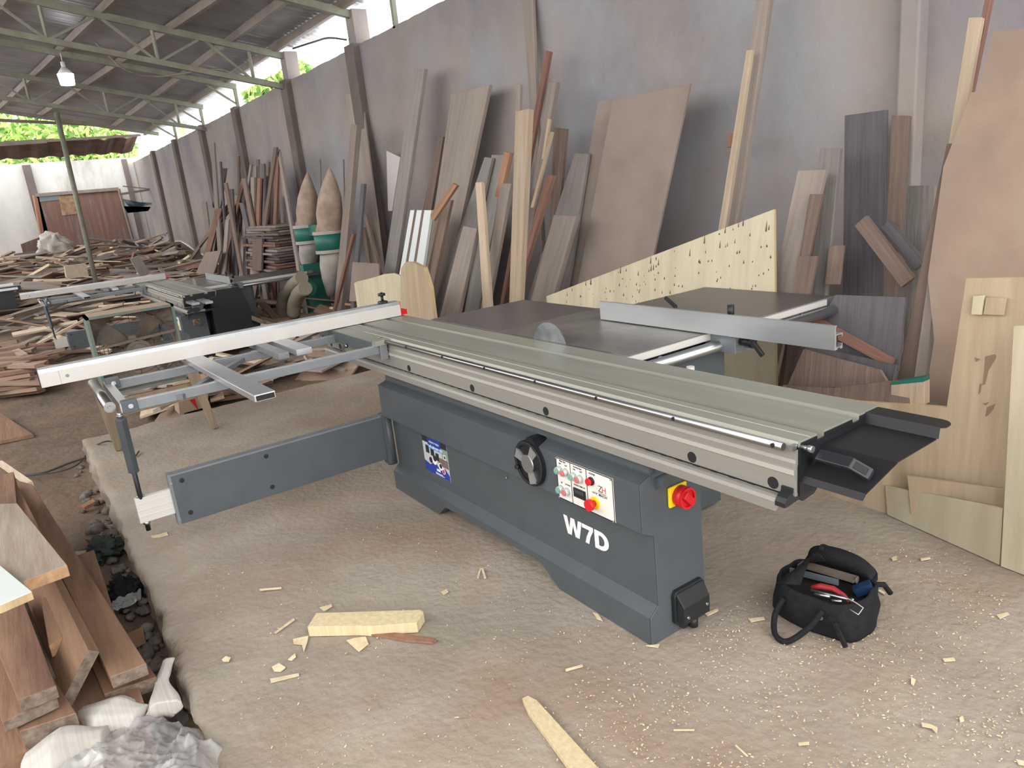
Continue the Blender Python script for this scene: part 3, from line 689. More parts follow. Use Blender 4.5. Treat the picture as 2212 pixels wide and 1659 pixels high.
# cables under the trusses
def cable(pts,r,label,m='cable',name='cable',n=6):
    P=[V(p) for p in pts]; out=[]
    for i in range(len(P)-1):
        p0=P[max(i-1,0)];p1=P[i];p2=P[i+1];p3=P[min(i+2,len(P)-1)]
        for k in range(6):
            t=k/6; out.append(.5*((2*p1)+(p2-p0)*t+(2*p0-5*p1+4*p2-p3)*t*t+(3*p1-p0-3*p2+p3)*t**3))
    out.append(P[-1]); b=MB(); b.tube(out,r,n); return single(b,name,m,label,'cable')
cable([onx(205,90,-8.8),onx(270,150,-8.8),onx(335,165,-8.8),onx(400,158,-8.4),onx(470,150,-8),onx(520,163,-7.6),onx(600,180,-7.2)],.013,'dusty sagging cable bundle strung below the roof trusses','brown_steel')
cable([onx(640,105,-6.9)+V((0,-.05,0)),onx(680,90,-6.2),onx(710,82,-5.4),onx(748,86,-4.7)],.012,'dark cable looping between the two concrete post stubs')
# tall pole
pb=onx(205,600,-12.0); pt=onx(122,243,-12.2); u=(pb-pt).normalized()
b=MB(); b.cyl(pb+u*(pb.z+.1),pt,.045,14); single(b,'steel_pole','green_steel','tall thin slanting steel pole rising from behind the far machine','pole')
# low rusty canopy at the far end
b=MB(); cs=[]
n=60
for i in range(n+1):
    t=i/n; y=-6+8.4*t
    zb=3.55+.03*math.sin(i*1.7)
    b.v+= [V((-20.3+.15*nz(y,0,0,3),y,zb+.0)),V((-18.9+.25*nz(y,1,0,2.5),y,zb+.28+.06*nz(y,2,0,3)))]
for i in range(n): a=2*i; b.face((a,a+2,a+3,a+1))
o=single(b,'lean_to_roof','rust','low rusty sheet canopy hanging in front of the far wall','canopy'); m_=o.modifiers.new('s','SOLIDIFY'); m_.thickness=.03
b=MB(); b.beam((-18.6,-6,3.62),(-18.6,.2,3.78),.08,.1); b.beam((-18.6,.2,3.78),(-18.4,2.4,3.80),.05,.06); single(b,'canopy_beam','brown_steel','grey beam along the front of the low far canopy','beam')
b=MB(); b.beam((-18.3,-6,4.75),(-18.2,2.5,3.98),.06,.07); single(b,'roof_edge_beam','brown_steel','thin pale beam at the far edge of the roof','beam')
# gate
g=empty('wooden_gate',(FX+.1,.9,.5),'weathered reddish plank gate with faded yellow patch in the far wall','gate')
gt=[onx(*p,FX+.12) for p in((75,422),(256,408),(290,530),(100,560))]
b=MB(); b.hexa([p for p in gt],[p+V((-.06,0,0)) for p in gt]); b.build('gate_boards','gate',g)
def strip(p,q,w,m,nm,par,th=.05,dx=.03):
    b=MB(); b.beam(V(p)+V((dx,0,0)),V(q)+V((dx,0,0)),th,w); return b.build(nm,m,par)
strip(gt[0],gt[1],.09,'brown_steel','top_rail',g); strip(gt[0],gt[3],.13,'w_orange','side_frame',g,dx=.031); strip(gt[1],gt[2],.07,'brown_steel','side_frame',g,dx=.032)
yp_=[onx(*p,FX+.135) for p in((126,423),(158,422),(166,462),(134,466))]
b=MB(); b.hexa(yp_,[p+V((-.02,0,0)) for p in yp_]); b.build('yellow_patch','gate_yellow',g)
bp_=[onx(*p,FX+.135) for p in((84,424),(126,422),(127,432),(86,436))]
b=MB(); b.hexa(bp_,[p+V((-.02,0,0)) for p in bp_]); b.build('grey_board','tool_grey',g)
# things in the far corner
def quadobj(pts,th,nm,m,label,cat,group=None,n=None):
    P=[V(p) for p in pts]; nn=((P[1]-P[0]).cross(P[3]-P[0])).normalized() if n is None else V(n)
    if nn.dot(CAM-P[0])>0: nn=-nn
    b=MB(); b.hexa(P,[p+nn*th for p in P]); return single(b,nm,m,label,cat,group)
quadobj([onx(*p,-20.2) for p in((262,430),(300,438),(335,440),(285,452))],.02,'corrugated_sheet','tool_grey','upper grey roofing sheet stacked sideways in the far corner','roofing sheet',n=(0,0,-1))
quadobj([onx(*p,-20.0) for p in((268,447),(325,448),(320,456),(275,460))],.02,'corrugated_sheet','green_metal','greenish roofing sheet lowest in the far corner rack','roofing sheet',n=(0,0,-1))
b=MB(); b.beam(onx(258,420,-20.1),onx(352,405,-20.1),.05,.06); b.beam(onx(265,402,-20.0),onx(340,410,-20.0),.03,.03); single(b,'rack_bar','brown_steel','grey steel rack bars sticking out of the far corner','rack')
quadobj([onx(*p,-19.2) for p in((352,472),(382,480),(392,508),(374,506))],.02,'white_board','alu_white','white board leaning in the far corner by the pilaster','board')
# crate and white sacks on the heap
cr=[onx(*p,-17.6) for p in((45,528),(92,510),(112,548),(58,572))]
b=MB(); b.hexa(cr,[p+V((-.4,0,0)) for p in cr]); k=single(b,'slatted_crate','gate','brown slatted crate on the heap by the far left wall','crate')
b=MB()
c0=onx(118,532,-17.3)
def blob(c,rx,ry,rz,m,nm,label=None,cat=None,par=None,seed=0,amp=.25,seg=40,group=None,freq=2.2,ret=False):
    b=MB(); b.smooth=True; c=V(c); rows=[]
    for i in range(seg//2+1):
        th=PI*i/(seg//2); r=[]
        for j in range(seg):
            ph=2*PI*j/seg; d=V((math.sin(th)*math.cos(ph),math.sin(th)*math.sin(ph),math.cos(th)))
            k=1+amp*noise.noise(d*freq+V((seed,seed*2.3,0)))+amp*.4*noise.noise(d*freq*2.7+V((seed,1,seed)))
            r.append(V((c.x+d.x*rx*k,c.y+d.y*ry*k,c.z+d.z*rz*k)))
        rows.append(r)
    b.loft(rows,cap=False)
    if ret: return b
    if par is None: return single(b,nm,m,label,cat,group)
    o=b.build(nm,m,par); 
    return o
blob(c0,.25,.38,.28,'sack','white_sack','bright white sack slumped on the heap beside the slatted crate','sack',seed=3,amp=.5)
# trees outside
def tree(x,y,z,r,k,label):
    t=empty('leafy_tree',(x,y,-.5),label,'tree','trees beyond the wall')
    b=MB(); b.tube([(x,y,-.5),(x+.1,y,z*.5),(x,y+.1,z)],[.18,.14,.06],8); b.build('trunk','bark',t)
    rnd=random.Random(k); b=MB()
    for i in range(1500):
        d=V((rnd.gauss(0,1),rnd.gauss(0,1),rnd.gauss(0,.75))); d=d.normalized()*r*(rnd.random()**.4)
        c=V((x,y,z))+d; s=.10+.10*rnd.random()
        u=V((rnd.gauss(0,1),rnd.gauss(0,1),rnd.gauss(0,1))).normalized(); w=u.orthogonal().normalized()
        b.cur=0 if rnd.random()<.7 else 1
        b.add([c-u*s,c+w*s*.4,c+u*s,c-w*s*.4],[(0,1,2,3)])
    o=b.build('foliage',['leaf','leaf2'],t,rec=False); 
for k,(x,y,z,r) in enumerate([(-24.5,-1.2,4.4,1.5),(-24.8,.8,4.1,1.3),(-24.2,2.2,3.9,1.0),(-13.,4.6,4.0,.9),(-26,-3.8,4.8,1.8)]):
    tree(x,y,z,r,k,'bright green leafy tree beyond the far wall, '+['behind the roof edge at the left','behind the tall pole','at the right end of the far wall','x','outermost at the left'][k] if k!=3 else 'green leafy tree outside the side wall, seen through the gap under the roof')
bp0=empty('banana_plant',(-17.5,3.45,GZ),'banana plant with a large bright green leaf showing above the wall top','plant')
b=MB(); b.tube([(-17.5,3.45,GZ),(-17.45,3.4,2.2),(-17.5,3.35,3.6)],[.09,.07,.03],10); b.build('stem','leaf2',bp0)
b=MB(); p=onp(385,275,(0,1,0),3.35); b.add([p+V((0,-.12,-.3)),p+V((.1,.1,-.3)),p+V((.2,.2,.25)),p+V((0,.05,.32)),p+V((-.25,-.1,.1))],[(0,1,2,3,4)]); o=b.build('leaf','leaf',bp0); o.modifiers.new('s','SOLIDIFY').thickness=.01
# ---------------- boards leaning on the wall ----------------
def leanpt(px,py,a,k=.13): return onp(px,py,(0,1,-k),a)
def floorz(p): return GZ+.0 if p.x<-2.08 else 0.
def board(q,layer,th,m,label,cat='board',name='leaning_board',down=True,k=.13,group='boards leaning against the side wall',base=2.2,zb=None,ret=False,pts=None):
    a=base-.042*layer
    P=[leanpt(*p,a,k) for p in q]  # TL,TR,BR,BL
    if down:
        zf=(heap_h(P[3].x,P[3].y) if P[3].x<-2.1 else 0.) if zb is None else zb
        for t,bq in ((0,3),(1,2)):
            d=P[bq]-P[t]
            if d.z<-1e-4 and P[bq].z>zf: P[bq]=P[t]+d*((zf-P[t].z)/d.z)
    n=V((0,-1,k)).normalized()
    up=((P[0]+P[1])-(P[2]+P[3])).normalized(); xx=up.cross(n).normalized()
    org=(P[2]+P[3])/2
    b=MB(); 
    loc=lambda p: V(((p-org).dot(xx),(p-org).dot(n),(p-org).dot(up)))
    L=[loc(p) for p in P]
    b.hexa(L,[p-V((0,th,0)) for p in L])
    o=b.build(name,m); o.matrix_world=Matrix((xx,n,up)).transposed().to_4x4(); o.location=org; WL[o]=V(org)
    tag(o,label,cat,group); 
    if th>.008: bv=o.modifiers.new('bevel','BEVEL'); bv.width=.002; bv.segments=1
    return o
def c2(*a): return [(700+x/2.765,y/2.765) for x,y in a]
def c3(*a): return [(1412+x/2.765,y/2.765) for x,y in a]
def c4(*a): return [(400+x/4.1475,250+y/4.1475) for x,y in a]
BD=[
 (c2((160,745),(196,745),(118,1659),(75,1659)),9,.06,'w_dust','tall squared post with dark red right side, standing right of the dust sacks'),
 (c2((125,560),(225,570),(350,1560),(290,1560)),0,.02,'w_dust','wide faint grey board leaning left behind the tall post'),
 (c2((1188,-30),(1245,-30),(1264,480),(1222,480)),1,.03,'w_dust','faint dusty batten at the top of the wall above the brightest plank'),
 (c2((535,415),(600,410),(420,1659),(352,1659)),5,.04,'w_grey','long blue-grey plank with reddish right edge, left of the wide plank'),
 (c2((760,562),(988,506),(745,1659),(600,1659)),3,.035,'w_dust','very wide tall dusty plank behind the white panelled board'),
 (c2((680,830),(712,815),(640,1250),(590,1250)),2,.03,'w_brown','narrow brown board at the left edge of the very wide plank'),
 (c2((515,1255),(640,1255),(590,1600),(455,1600)),12,.03,'white_lam','short white board with two brown grooves'),
 (c2((765,1093),(792,1108),(652,1320),(632,1285)),14,.03,'w_orange','short brown stick slanting off the white grooved board'),
 (c2((705,1190),(760,1195),(660,1659),(610,1659)),10,.03,'w_brown','brown board right beside the white grooved board'),
 (c2((830,1350),(915,1365),(850,1659),(750,1659)),13,.035,'w_dust','broad low board with cracked top standing in front'),
 (c2((958,938),(1003,945),(905,1400),(800,1400)),6,.03,'w_grey','grey board left of the pair behind the orange rail'),
 (c2((1000,925),(1085,925),(985,1500),(900,1500)),5,.03,'w_grey','wide grey board directly behind the orange rail'),
 (c2((1075,905),(1110,912),(1050,1180),(1018,1175)),11,.04,'w_orange','short orange-red rail hung high among the grey boards'),
 (c2((903,1090),(940,1088),(982,1659),(938,1659)),15,.03,'w_pale','slim pale stick with rounded top leaning the other way'),
 (c2((1055,1095),(1116,1095),(1010,1659),(965,1659)),12,.035,'w_dust','medium board with orange left edge, left of the brightest plank'),
 (c2((1143,665),(1220,650),(1172,1659),(1110,1659)),17,.05,'w_pale','brightest pale plank standing upright in front of the others'),
 (c2((1150,500),(1173,505),(1165,760),(1142,760)),8,.025,'w_dust','thin dusty batten just showing above the brightest plank'),
 (c2((1320,300),(1350,308),(1235,930),(1208,930)),4,.03,'w_red','tallest slim reddish board right of the brightest plank'),
 (c2((1340,492),(1388,490),(1225,1440),(1190,1440)),6,.04,'w_dust','long dusty plank with red right edge crossing the tall slim board'),
 (c2((1335,710),(1348,712),(1312,950),(1298,950)),9,.02,'w_pale','thin pale lath on the face of the long dusty plank'),
 (c2((1352,785),(1364,790),(1250,1240),(1232,1240)),10,.02,'w_pale','thin pale lath slanting lower beside the long dusty plank'),
 (c2((1330,1042),(1366,1048),(1190,1620),(1160,1620)),11,.04,'w_red','dark board with bright red edge leaning behind the brightest plank'),
 (c2((1370,760),(1445,770),(1400,1290),(1350,1290)),2,.03,'w_brown','brown board left of the large stacked sheets, behind'),
 (c2((1497,915),(1578,918),(1520,1290),(1375,1290)),4,.03,'w_grey','grey board widening downwards behind the low front board'),
 (c2((1370,1285),(1505,1290),(1400,1659),(1272,1659)),10,.045,'w_dust','low wide front board with dark right gap, left of the large sheet'),
 (c2((1635,610),(1740,590),(1560,1659),(1450,1659)),3,.02,'mdf','narrow sheet just behind the large brown sheet'),
 (c2((1725,590),(2185,500),(1965,1530),(1520,1659)),5,.02,'mdf','large brown fibreboard sheet with pale lit edge leaning on the wall'),
 (c3((620,-60),(698,-60),(495,1310),(420,1340)),3,.045,'w_dust','very tall plank rising out of the picture right of the large sheet'),
 (c3((553,300),(585,296),(425,1370),(385,1370)),5,.03,'w_pale','pale strip standing along the left side of the very tall plank'),
 (c3((440,800),(475,798),(470,880),(437,880)),1,.02,'w_orange','small orange block behind the very tall plank'),
 (c3((860,1020),(1028,1012),(870,1659),(720,1659)),10,.03,'w_dust','broad split board with reddish right edge, right of the triangular plywood'),
 (c3((930,1160),(1005,1160),(900,1659),(860,1659)),11,.02,'w_brown','narrow brown strip on the face of the broad split board'),
 (c3((993,885),(1112,885),(1060,1420),(935,1659)),7,.03,'w_grey','grey board behind the broad split board'),
 (c3((1140,690),(1392,655),(1375,1700),(1130,1700)),2,.02,'w_dark','large dark sheet standing flat near the wall on the right'),
 (c3((1420,690),(1525,690),(1480,1290),(1393,1290)),4,.03,'w_brown','narrow dark board right of the large dark sheet'),
 (c3((1515,1110),(1680,1105),(1660,1500),(1505,1500)),1,.02,'w_grey','square grey-green panel low behind the brown frame'),
 (c3((1880,105),(1960,102),(1750,1300),(1690,1300)),12,.03,'w_pale','bright tall plank at the upper right in front of the reddish sheet'),
 (c3((1985,-40),(2022,-40),(1960,260),(1925,260)),10,.03,'w_red','thin red batten behind the bright tall plank at the upper right'),
 (c3((860,1530),(975,1530),(950,1659),(845,1659)),12,.02,'w_brown','small brown block leaning low beside the triangular plywood'),
 (c3((1045,1470),(1135,1465),(1105,1700),(1020,1700)),8,.02,'w_brown','short brown board leaning low before the large dark sheet'),
]
for q,l,th,m,lab in BD:
    down = lab.split()[0:2] not in (['short','orange-red'],['small','orange'],['short','brown']) and 'lath' not in lab and 'stick slanting' not in lab and 'just showing' not in lab
    o=board(q,l,th,m,lab,down=down)
    if 'white board with two' in lab:
        w=.5
        for fx_ in (-.28,.08):
            b=MB(); L=[v.co.copy() for v in o.data.vertices][:4]
            def at(fx,fz): 
                lo=L[3].lerp(L[2],.5+fx); hi=L[0].lerp(L[1],.5+fx); return lo.lerp(hi,fz)
            a_,c_=at(fx_,0),at(fx_,1); a2,c2_=at(fx_+.1,0),at(fx_+.1,1)
            b.hexa([a_,a2,c2_,c_],[p+V((0,.003,0)) for p in (a_,a2,c2_,c_)]); g_=b.build('groove','w_brown'); g_.parent=o; WL[g_]=WL[o]
# sheets with polygon outlines
def polyboard(pts,layer,th,m,label,name='leaning_sheet',cat='sheet',base=2.2,k=.13,group=None,edge=None):
    a=base-.042*layer; P=[leanpt(*p,a,k) for p in pts]; n=V((0,-1,k)).normalized(); up=V((0,k,1)).normalized(); xx=V((1,0,0)); org=V((sum(p.x for p in P)/len(P),0,min(p.z for p in P))); org.y=a+k*org.z
    L=[V(((p-org).dot(xx),(p-org).dot(n),(p-org).dot(up))) for p in P]
    b=MB(); N2=len(L); b.hexa(L,[p-V((0,th,0)) for p in L]); b.mi=[0,0]+[1 if edge else 0]*(len(b.f)-2)
    o=b.build(name,[m,edge] if edge else m); o.matrix_world=Matrix((xx,n,up)).transposed().to_4x4(); o.location=org; WL[o]=V(org)
    return tag(o,label,cat,group)
polyboard([(2145,68),(2260,58),(2330,900),(2045,880),(1998,862),(2018,735),(2004,600),(2038,360),(2098,200),(2110,198),(2125,150)],14,.02,'mdf_red','huge reddish-brown sheet filling the upper right of the wall')
# triangular spotted plywood
tri=polyboard([(1180,640),(1672,452),(1674,700),(1676,845),(1600,830),(1300,800),(1190,760)],12,.018,'ply','pale spotted plywood cut to a long triangle behind the extension table',edge='ply_edge')
rnd=random.Random(5); inv=tri.matrix_world.inverted() if False else None
b=MB()
a_=2.2-.042*12
for i in range(120):
    u=rnd.random()**.8; px=1210+455*u; top=640-(px-1180)*.382; py=top+8+(i%7)/6*min(170,max(30,(px-1180)*.38))+rnd.random()*10
    p=leanpt(px,py,a_)+V((0,-.0012,0)); s=.003+.003*rnd.random(); h=s*(1.2+rnd.random()*(9 if i%7<2 else 3))
    b.add([p+V((-s,0,0)),p+V((0,0,-s*1.2)),p+V((s,0,0)),p+V((s*.2,h*.13,h))],[(0,1,2,3)])
w_=WL[tri]
mt3=Matrix((V((1,0,0)),V((0,-1,.13)).normalized(),V((0,.13,1)).normalized()))
for p in b.v: q=mt3@(p-w_); p.x,p.y,p.z=q
o=b.build('knots','knot'); o.parent=tri; o['kind']='stuff'
# ply in the right foreground
_rp=polyboard([(2087,602),(2300,598),(2300,1262),(2165,1222),(1905,1112),(1700,1068),(1700,842),(1850,866),(2045,880)],0,.02,'ply2','tall brown plywood sheet with cut corner standing right behind the black tray',base=1.41,k=-.0 ,edge='ply_edge')
a0=1.40
def yb(q,dy,th,nm,m,label,cat,y=a0,group=None,par=None):
    P=[ony(*p,y) for p in q]; b=MB(); b.hexa(P,[p+V((0,th,0)) for p in P])
    if par: return b.build(nm,m,par)
    return single(b,nm,m,label,cat,group)
yb([(2102,640),(2126,638),(2120,680),(2098,679)],0,.012,'switch_block','ply','small pale stapled block fixed on the brown plywood sheet','block',y=1.39)
yb([(2130,643),(2174,644),(2168,681),(2124,679)],0,.006,'ply_patch','ply2','thin square veneer patch beside the stapled block','patch',y=1.393)
# small plywood offcuts on the floor
yb([(1960,1028),(2180,1060),(2180,1180),(1968,1110)],0,.012,'plywood_strip','ply2','brown plywood strip standing just behind the pale low strip','strip',y=1.36)
P=[onz(1917,1112,0),onz(2158,1220,0)]; 
def vstrip(p0,p1,t0,t1,th,nm,m,label,cat):
    # vertical strip on the floor: bottom points p0,p1 (z=0), heights from pixels
    d=(p1-p0); n=V((-d.y,d.x,0)).normalized(); D_=n.dot(p0)
    T0=onp(*t0,n,D_); T1=onp(*t1,n,D_); 
    if n.y<0: n=-n
    b=MB(); b.hexa([p0,p1,T1,T0],[q+n*th for q in(p0,p1,T1,T0)]); return single(b,nm,m,label,cat)
for k,q in enumerate([[(2128,770),(2150,765),(2152,772),(2135,800),(2128,830),(2122,832),(2126,800)],[(2105,772),(2118,776),(2108,782)],[(2132,880),(2150,872),(2146,884),(2134,898),(2128,900)],[(2122,872),(2138,868),(2130,876)],[(2116,830),(2121,828),(2118,848),(2113,852)]]):
    P2=[onp(*p_,(0,1,0),1.4085) for p_ in q]; P2=[V((p_.x-WL[_rp].x,-(p_.y-WL[_rp].y),p_.z-WL[_rp].z)) for p_ in P2]; b=MB(); b.add(P2,[tuple(range(len(P2)))]); 
    o_=b.build('stain','stain'); o_.parent=_rp; o_.matrix_parent_inverse=Matrix.Identity(4)
vstrip(P[0],P[1],(1912,1050),(2166,1099),.012,'plywood_strip','ply','pale low plywood strip standing on the floor at the right','strip')
vstrip(onz(2162,1223,0),onz(2260,1260,0),(2190,705),(2300,700),.02,'plywood_sheet','ply','pale splintered plywood sheet cut off by the right picture edge','panel')
# brown frame and slanting sticks, right
board([(2045,310),(2065,310),(1960,880),(1925,880)],13,.04,'w_brown','long dark brown frame rail left of the huge reddish sheet')
board([(2010,560),(2025,560),(1995,860),(1968,860)],13.6,.02,'w_dust','dusty strip showing left of the huge reddish sheet, by its dark slot')
def slant(p,q,w,layer,th,m,label,base=2.2,k=.13):
    a=base-.042*layer; A,B=leanpt(*p,a,k),leanpt(*q,a,k); n=V((0,-1,k)).normalized(); up=(A-B).normalized(); xx=up.cross(n).normalized(); b=MB(); L=(A-B).length
    b.box(-w/2,w/2,-th,0,0,L); o=b.build('loose_batten',m); o.matrix_world=Matrix((xx,n,up)).transposed().to_4x4(); o.location=B; WL[o]=V(B); return tag(o,label,'batten')
slant((1858,477),(1960,610),.07,9,.03,'w_brown','reddish batten slanting down right across the large dark sheet')
slant((1910,485),(1985,575),.06,7,.03,'w_dark','darker batten slanting parallel behind the reddish batten')
slant((1750,690),(1925,785),.045,15,.025,'w_red','thin reddish batten slanting behind the end of the rip fence')
# low leaning sheets at right bottom
polyboard([(1805,637),(1955,642),(1940,800),(1700,800),(1740,740)],14,.015,'w_dark','dark dusty sheet leaning behind the round rail end')
polyboard([(1740,745),(1935,790),(1925,835),(1730,830)],16,.02,'w_dark','low dark board behind the curved one')
polyboard([(1735,755),(1900,800),(1925,840),(1800,836),(1700,835)],18,.02,'w_brown','low curved brown board lying against the dark sheets')
polyboard([(1690,832),(1800,838),(1900,825),(1965,820),(1965,880),(1690,870)],20,.02,'w_brown','lowest long brown strip behind the carriage end')
g=ony(1940,850,1.50)
b=MB(); b.box(1.80,2.02,1.52,1.62,.42,.56)
P=[ony(*p,1.43) for p in((1925,832),(1995,825),(1995,875),(1925,866))]
b=MB(); b.hexa(P,[p+V((0,.05,0)) for p in P]); o=single(b,'wood_block','w_pale','brown wood block with green top edge behind the black tray','block')
b=MB(); Q_=[P[0]+V((0,0,.0)),P[1],P[1]+V((0,0,.02)),P[0]+V((0,0,.012))]; b.hexa(Q_,[p+V((0,.05,0)) for p in Q_]); g2=b.build('painted_edge','green_metal',o); 
# left cluster of sticks
ST=[(165,770,200,1040,40),(240,240,285,900,32),(345,470,240,1200,40),(355,600,400,850,26),(405,655,430,1100,32),(470,360,480,700,16),(520,560,630,1150,34),(515,575,330,1380,30),(585,440,540,750,18),(602,550,600,900,30),(625,450,620,1000,22),(645,390,660,1050,22),(685,430,690,1090,42),(740,410,710,1080,18),(806,280,690,1090,26),(822,300,800,1000,28),(842,500,885,960,50),(835,320,930,900,22),(724,540,700,1090,18),(580,670,680,1100,36),(500,780,590,1160,36),(430,800,110,1180,24),(400,775,20,1320,30),(300,830,210,1170,52),(460,710,430,1100,36),(375,930,350,1250,30),(250,825,220,1150,30),(285,670,275,960,22),(310,410,330,700,10),(800,710,810,1060,16),(545,700,560,1100,30),(660,560,640,1100,30),(760,640,740,1090,34),(440,900,420,1300,26),(530,880,500,1350,26),(560,830,470,1360,22),(1590,610,1500,1659,30),(1610,890,1659,1100,26),(1590,1000,1640,1320,30),(1500,1060,1440,1300,22)]
wm=['w_dust','w_brown','w_grey','w_red','w_dark','w_dust','w_brown','w_brown']
for i,(xa,ya,xb,yb_,w) in enumerate(ST):
    q=c4((xa-w/2,ya),(xa+w/2,ya),(xb+w/2,yb_),(xb-w/2,yb_))
    board(q,2+(i*7)%11*1.1,.03,wm[(i*5)%8],'dusty stick in the crowded bundle leaning on the far part of the side wall',name='leaning_stick',cat='stick',group='sticks in the far bundle',down=not(xa>xb+200))
polyboard(c4((180,1225),(320,1205),(250,1430),(95,1410)),16,.02,'mdf','square brown panel leaning at the foot of the far stick bundle')
polyboard(c4((600,1075),(690,1090),(680,1390),(600,1390)),14,.03,'w_brown','narrow upright brown panel left of the stacked boards')
polyboard(c2((170,1565),(325,1575),(330,1800),(150,1800)),14,.015,'mdf','plain grey-brown panel behind the broken yellow plywood')
# pile of stacked offcut boards
for i in range(17):
    y=1345-i*22; p=onp(*c4((690+(i*37)%30,y))[0],(0,1,0),2.05); q=onp(*c4((985-(i*29)%22,y))[0],(0,1,0),2.05)
    b=MB(); b.box(min(p.x,q.x),max(p.x,q.x),1.75+.04*(i%3),2.25,p.z,p.z+.028+.006*(i%2)); o=single(b,'stacked_board',wm[(i*3)%8],'flat dusty board in the neat stack beside the dust collector','board','flat stack of boards beside the dust collector')
    o.rotation_euler=(0,.0,.02*((i%5)-2))
# ---------------- dust collector ----------------
dc=empty('dust_collector',(-5.4,2.0,GZ),'twin-bag dust collector with green drums and long cloth bags','dust collector')
def axis_pt(px,py): return ony(px,py,1.95)
for s,(cx,topy,by,boty,w) in enumerate(((712,362,503,640,31),(664,372,490,600,26))):
    A=axis_pt(cx,topy); B=axis_pt(cx+ (0),by); R=w*(B-CAM).length/F*1.0
    rows=[];seg=28
    for k,(t,rr) in enumerate(((0,.05),(.06,.2),(.22,.55),(.45,.92),(.68,1.02),(.84,.98),(.94,1.12),(1,1.0))):
        c=A.lerp(B,t); r=[]
        for j in range(seg):
            a=2*PI*j/seg; q=rr*R*(1+.07*nz(math.cos(a)*1.5,math.sin(a)*1.5,t*4+s*3,1.3)); r.append(V((c.x+q*math.cos(a),c.y+q*math.sin(a)*.8,c.z)))
        rows.append(r)
    b=MB(); b.smooth=True; b.loft(rows); b.build('filter_bag','bag_cloth',dc)
    C_=axis_pt(cx,by-2); E=axis_pt(cx,by+ (38 if s==0 else 32))
    b=MB(); b.cyl((B.x,B.y,C_.z),(B.x,B.y,E.z),R*1.06,32); b.build('drum','green_metal',dc)
    b=MB(); b.ringtube((B.x,B.y,C_.z+.02),(B.x,B.y,C_.z-.02),R*1.12,R*.95,32); b.ringtube((B.x,B.y,E.z+.02),(B.x,B.y,E.z-.02),R*1.10,R*.95,32); b.build('drum_rim','bag_white',dc)
    G=axis_pt(cx+(2 if s==0 else 0),boty); rows=[]
    for t,rr in ((0,1.0),(.3,.98),(.6,.75),(.85,.45),(1,.30)):
        c=V((B.x,B.y,E.z)).lerp(V((G.x,B.y,max(G.z,GZ+.05))),t); rows.append([V((c.x+rr*R*(1+.06*nz(math.cos(2*PI*j/seg)*2,math.sin(2*PI*j/seg)*2,t*5,1))*math.cos(2*PI*j/seg),c.y+rr*R*math.sin(2*PI*j/seg)*.8,c.z)) for j in range(seg)])
    b=MB(); b.smooth=True; b.loft(rows); b.build('dust_sack','bag_white',dc)
b=MB(); p=axis_pt(690,505); b.box(p.x-.25,p.x+.15,1.9,2.1,p.z-.02,p.z+.12); b.build('connecting_duct','green_metal',dc)
b=MB(); p=axis_pt(676,600); b.box(p.x-.02,p.x+.12,1.8,2.1,GZ+.05,p.z+.2); b.build('blower_housing','green_metal',dc)
b=MB(); p=ony(660,615,1.7); b.cyl(p,p+V((.25,-.05,-.03)),.10,20); b.build('motor','green_metal',dc)
for s,pts in enumerate((((652,600),(632,618),(614,640),(610,665),(612,700)),((660,622),(645,634),(636,655),(634,680)))):
    b=MB(); P=[ony(*p,1.55-.08*s) for p in pts]; 
    n_=10; out=[]
    for i in range(len(P)-1):
        for k in range(4): out.append(P[i].lerp(P[i+1],k/4))
    out.append(P[-1]); b.tube(out,[.085*(1+.05*(k%2)) for k in range(len(out))],16); b.build('flexible_hose','hose',dc)
for px in (742,692): 
    b=MB(); q=ony(px,345,2.5); b.cyl(q,ony(px+4,520,2.5),.012,8); b.build('bag_hanger_rod','brown_steel',dc)
# white framed switch board on wall
b=MB(); P=[ony(*p,2.45) for p in c2((372,900),(455,940),(405,1260),(382,1260))]; b.hexa(P,[p+V((0,.02,0)) for p in P]); single(b,'wall_panel','alu_white','white split panel with dark socket, leaning behind the long blue-grey plank','panel')
# broken yellow plywood behind the fence
P=[(765,612),(772,608),(790,604),(812,598),(830,592),(850,590),(866,596),(868,700),(776,700)]
polyboard([(x,y) for x,y in P],0,.015,'ply','broken yellowish plywood piece with splintered top behind the fence tip',base=1.15,k=.05,edge='ply_edge',name='broken_plywood')
polyboard([(866,580),(876,566),(890,566),(915,578),(928,620),(938,700),(864,700)],0,.035,'ply2','taller scorched plywood piece beside the broken yellow one',base=1.02,k=.05,edge='ply_edge',name='broken_plywood')
# ---------------- saws ----------------
saw((0,0,0),'big new grey sliding panel saw marked W7D standing on the concrete slab')
s2=saw((-7.65,.10,GZ),'older dusty panel saw standing in the background behind the fan',new=False,cs=-.35,ripdx=-.40,ripdy=-.17)
# papers and bars on the far saw: covered by its own parts
# third machine far left
r=empty('woodworking_machine',(-12.2,-1.8,GZ),'dark machine with silver rails at the far left picture edge','machine')
P0=onx(0,575,-11.6); 
b=MB(); b.box(-12.6,-11.6,-2.9,-1.42,.25,.60); b.box(-12.7,-11.5,-2.9,-1.30,.60,.68); b.build('machine_body','printer',r)
b=MB(); b.box(-11.52,-11.45,-2.9,-1.35,.62,.66); b.box(-11.52,-11.45,-2.6,-1.8,.48,.53); b.box(-11.5,-11.44,-1.9,-1.4,.70,.74); b.build('machine_rail','alu',r)
for y in (-2.7,-1.5):
    b=MB(); b.box(-12.5,-11.7,y-.12,y+.1,GZ,.25); b.build('machine_leg','printer',r)
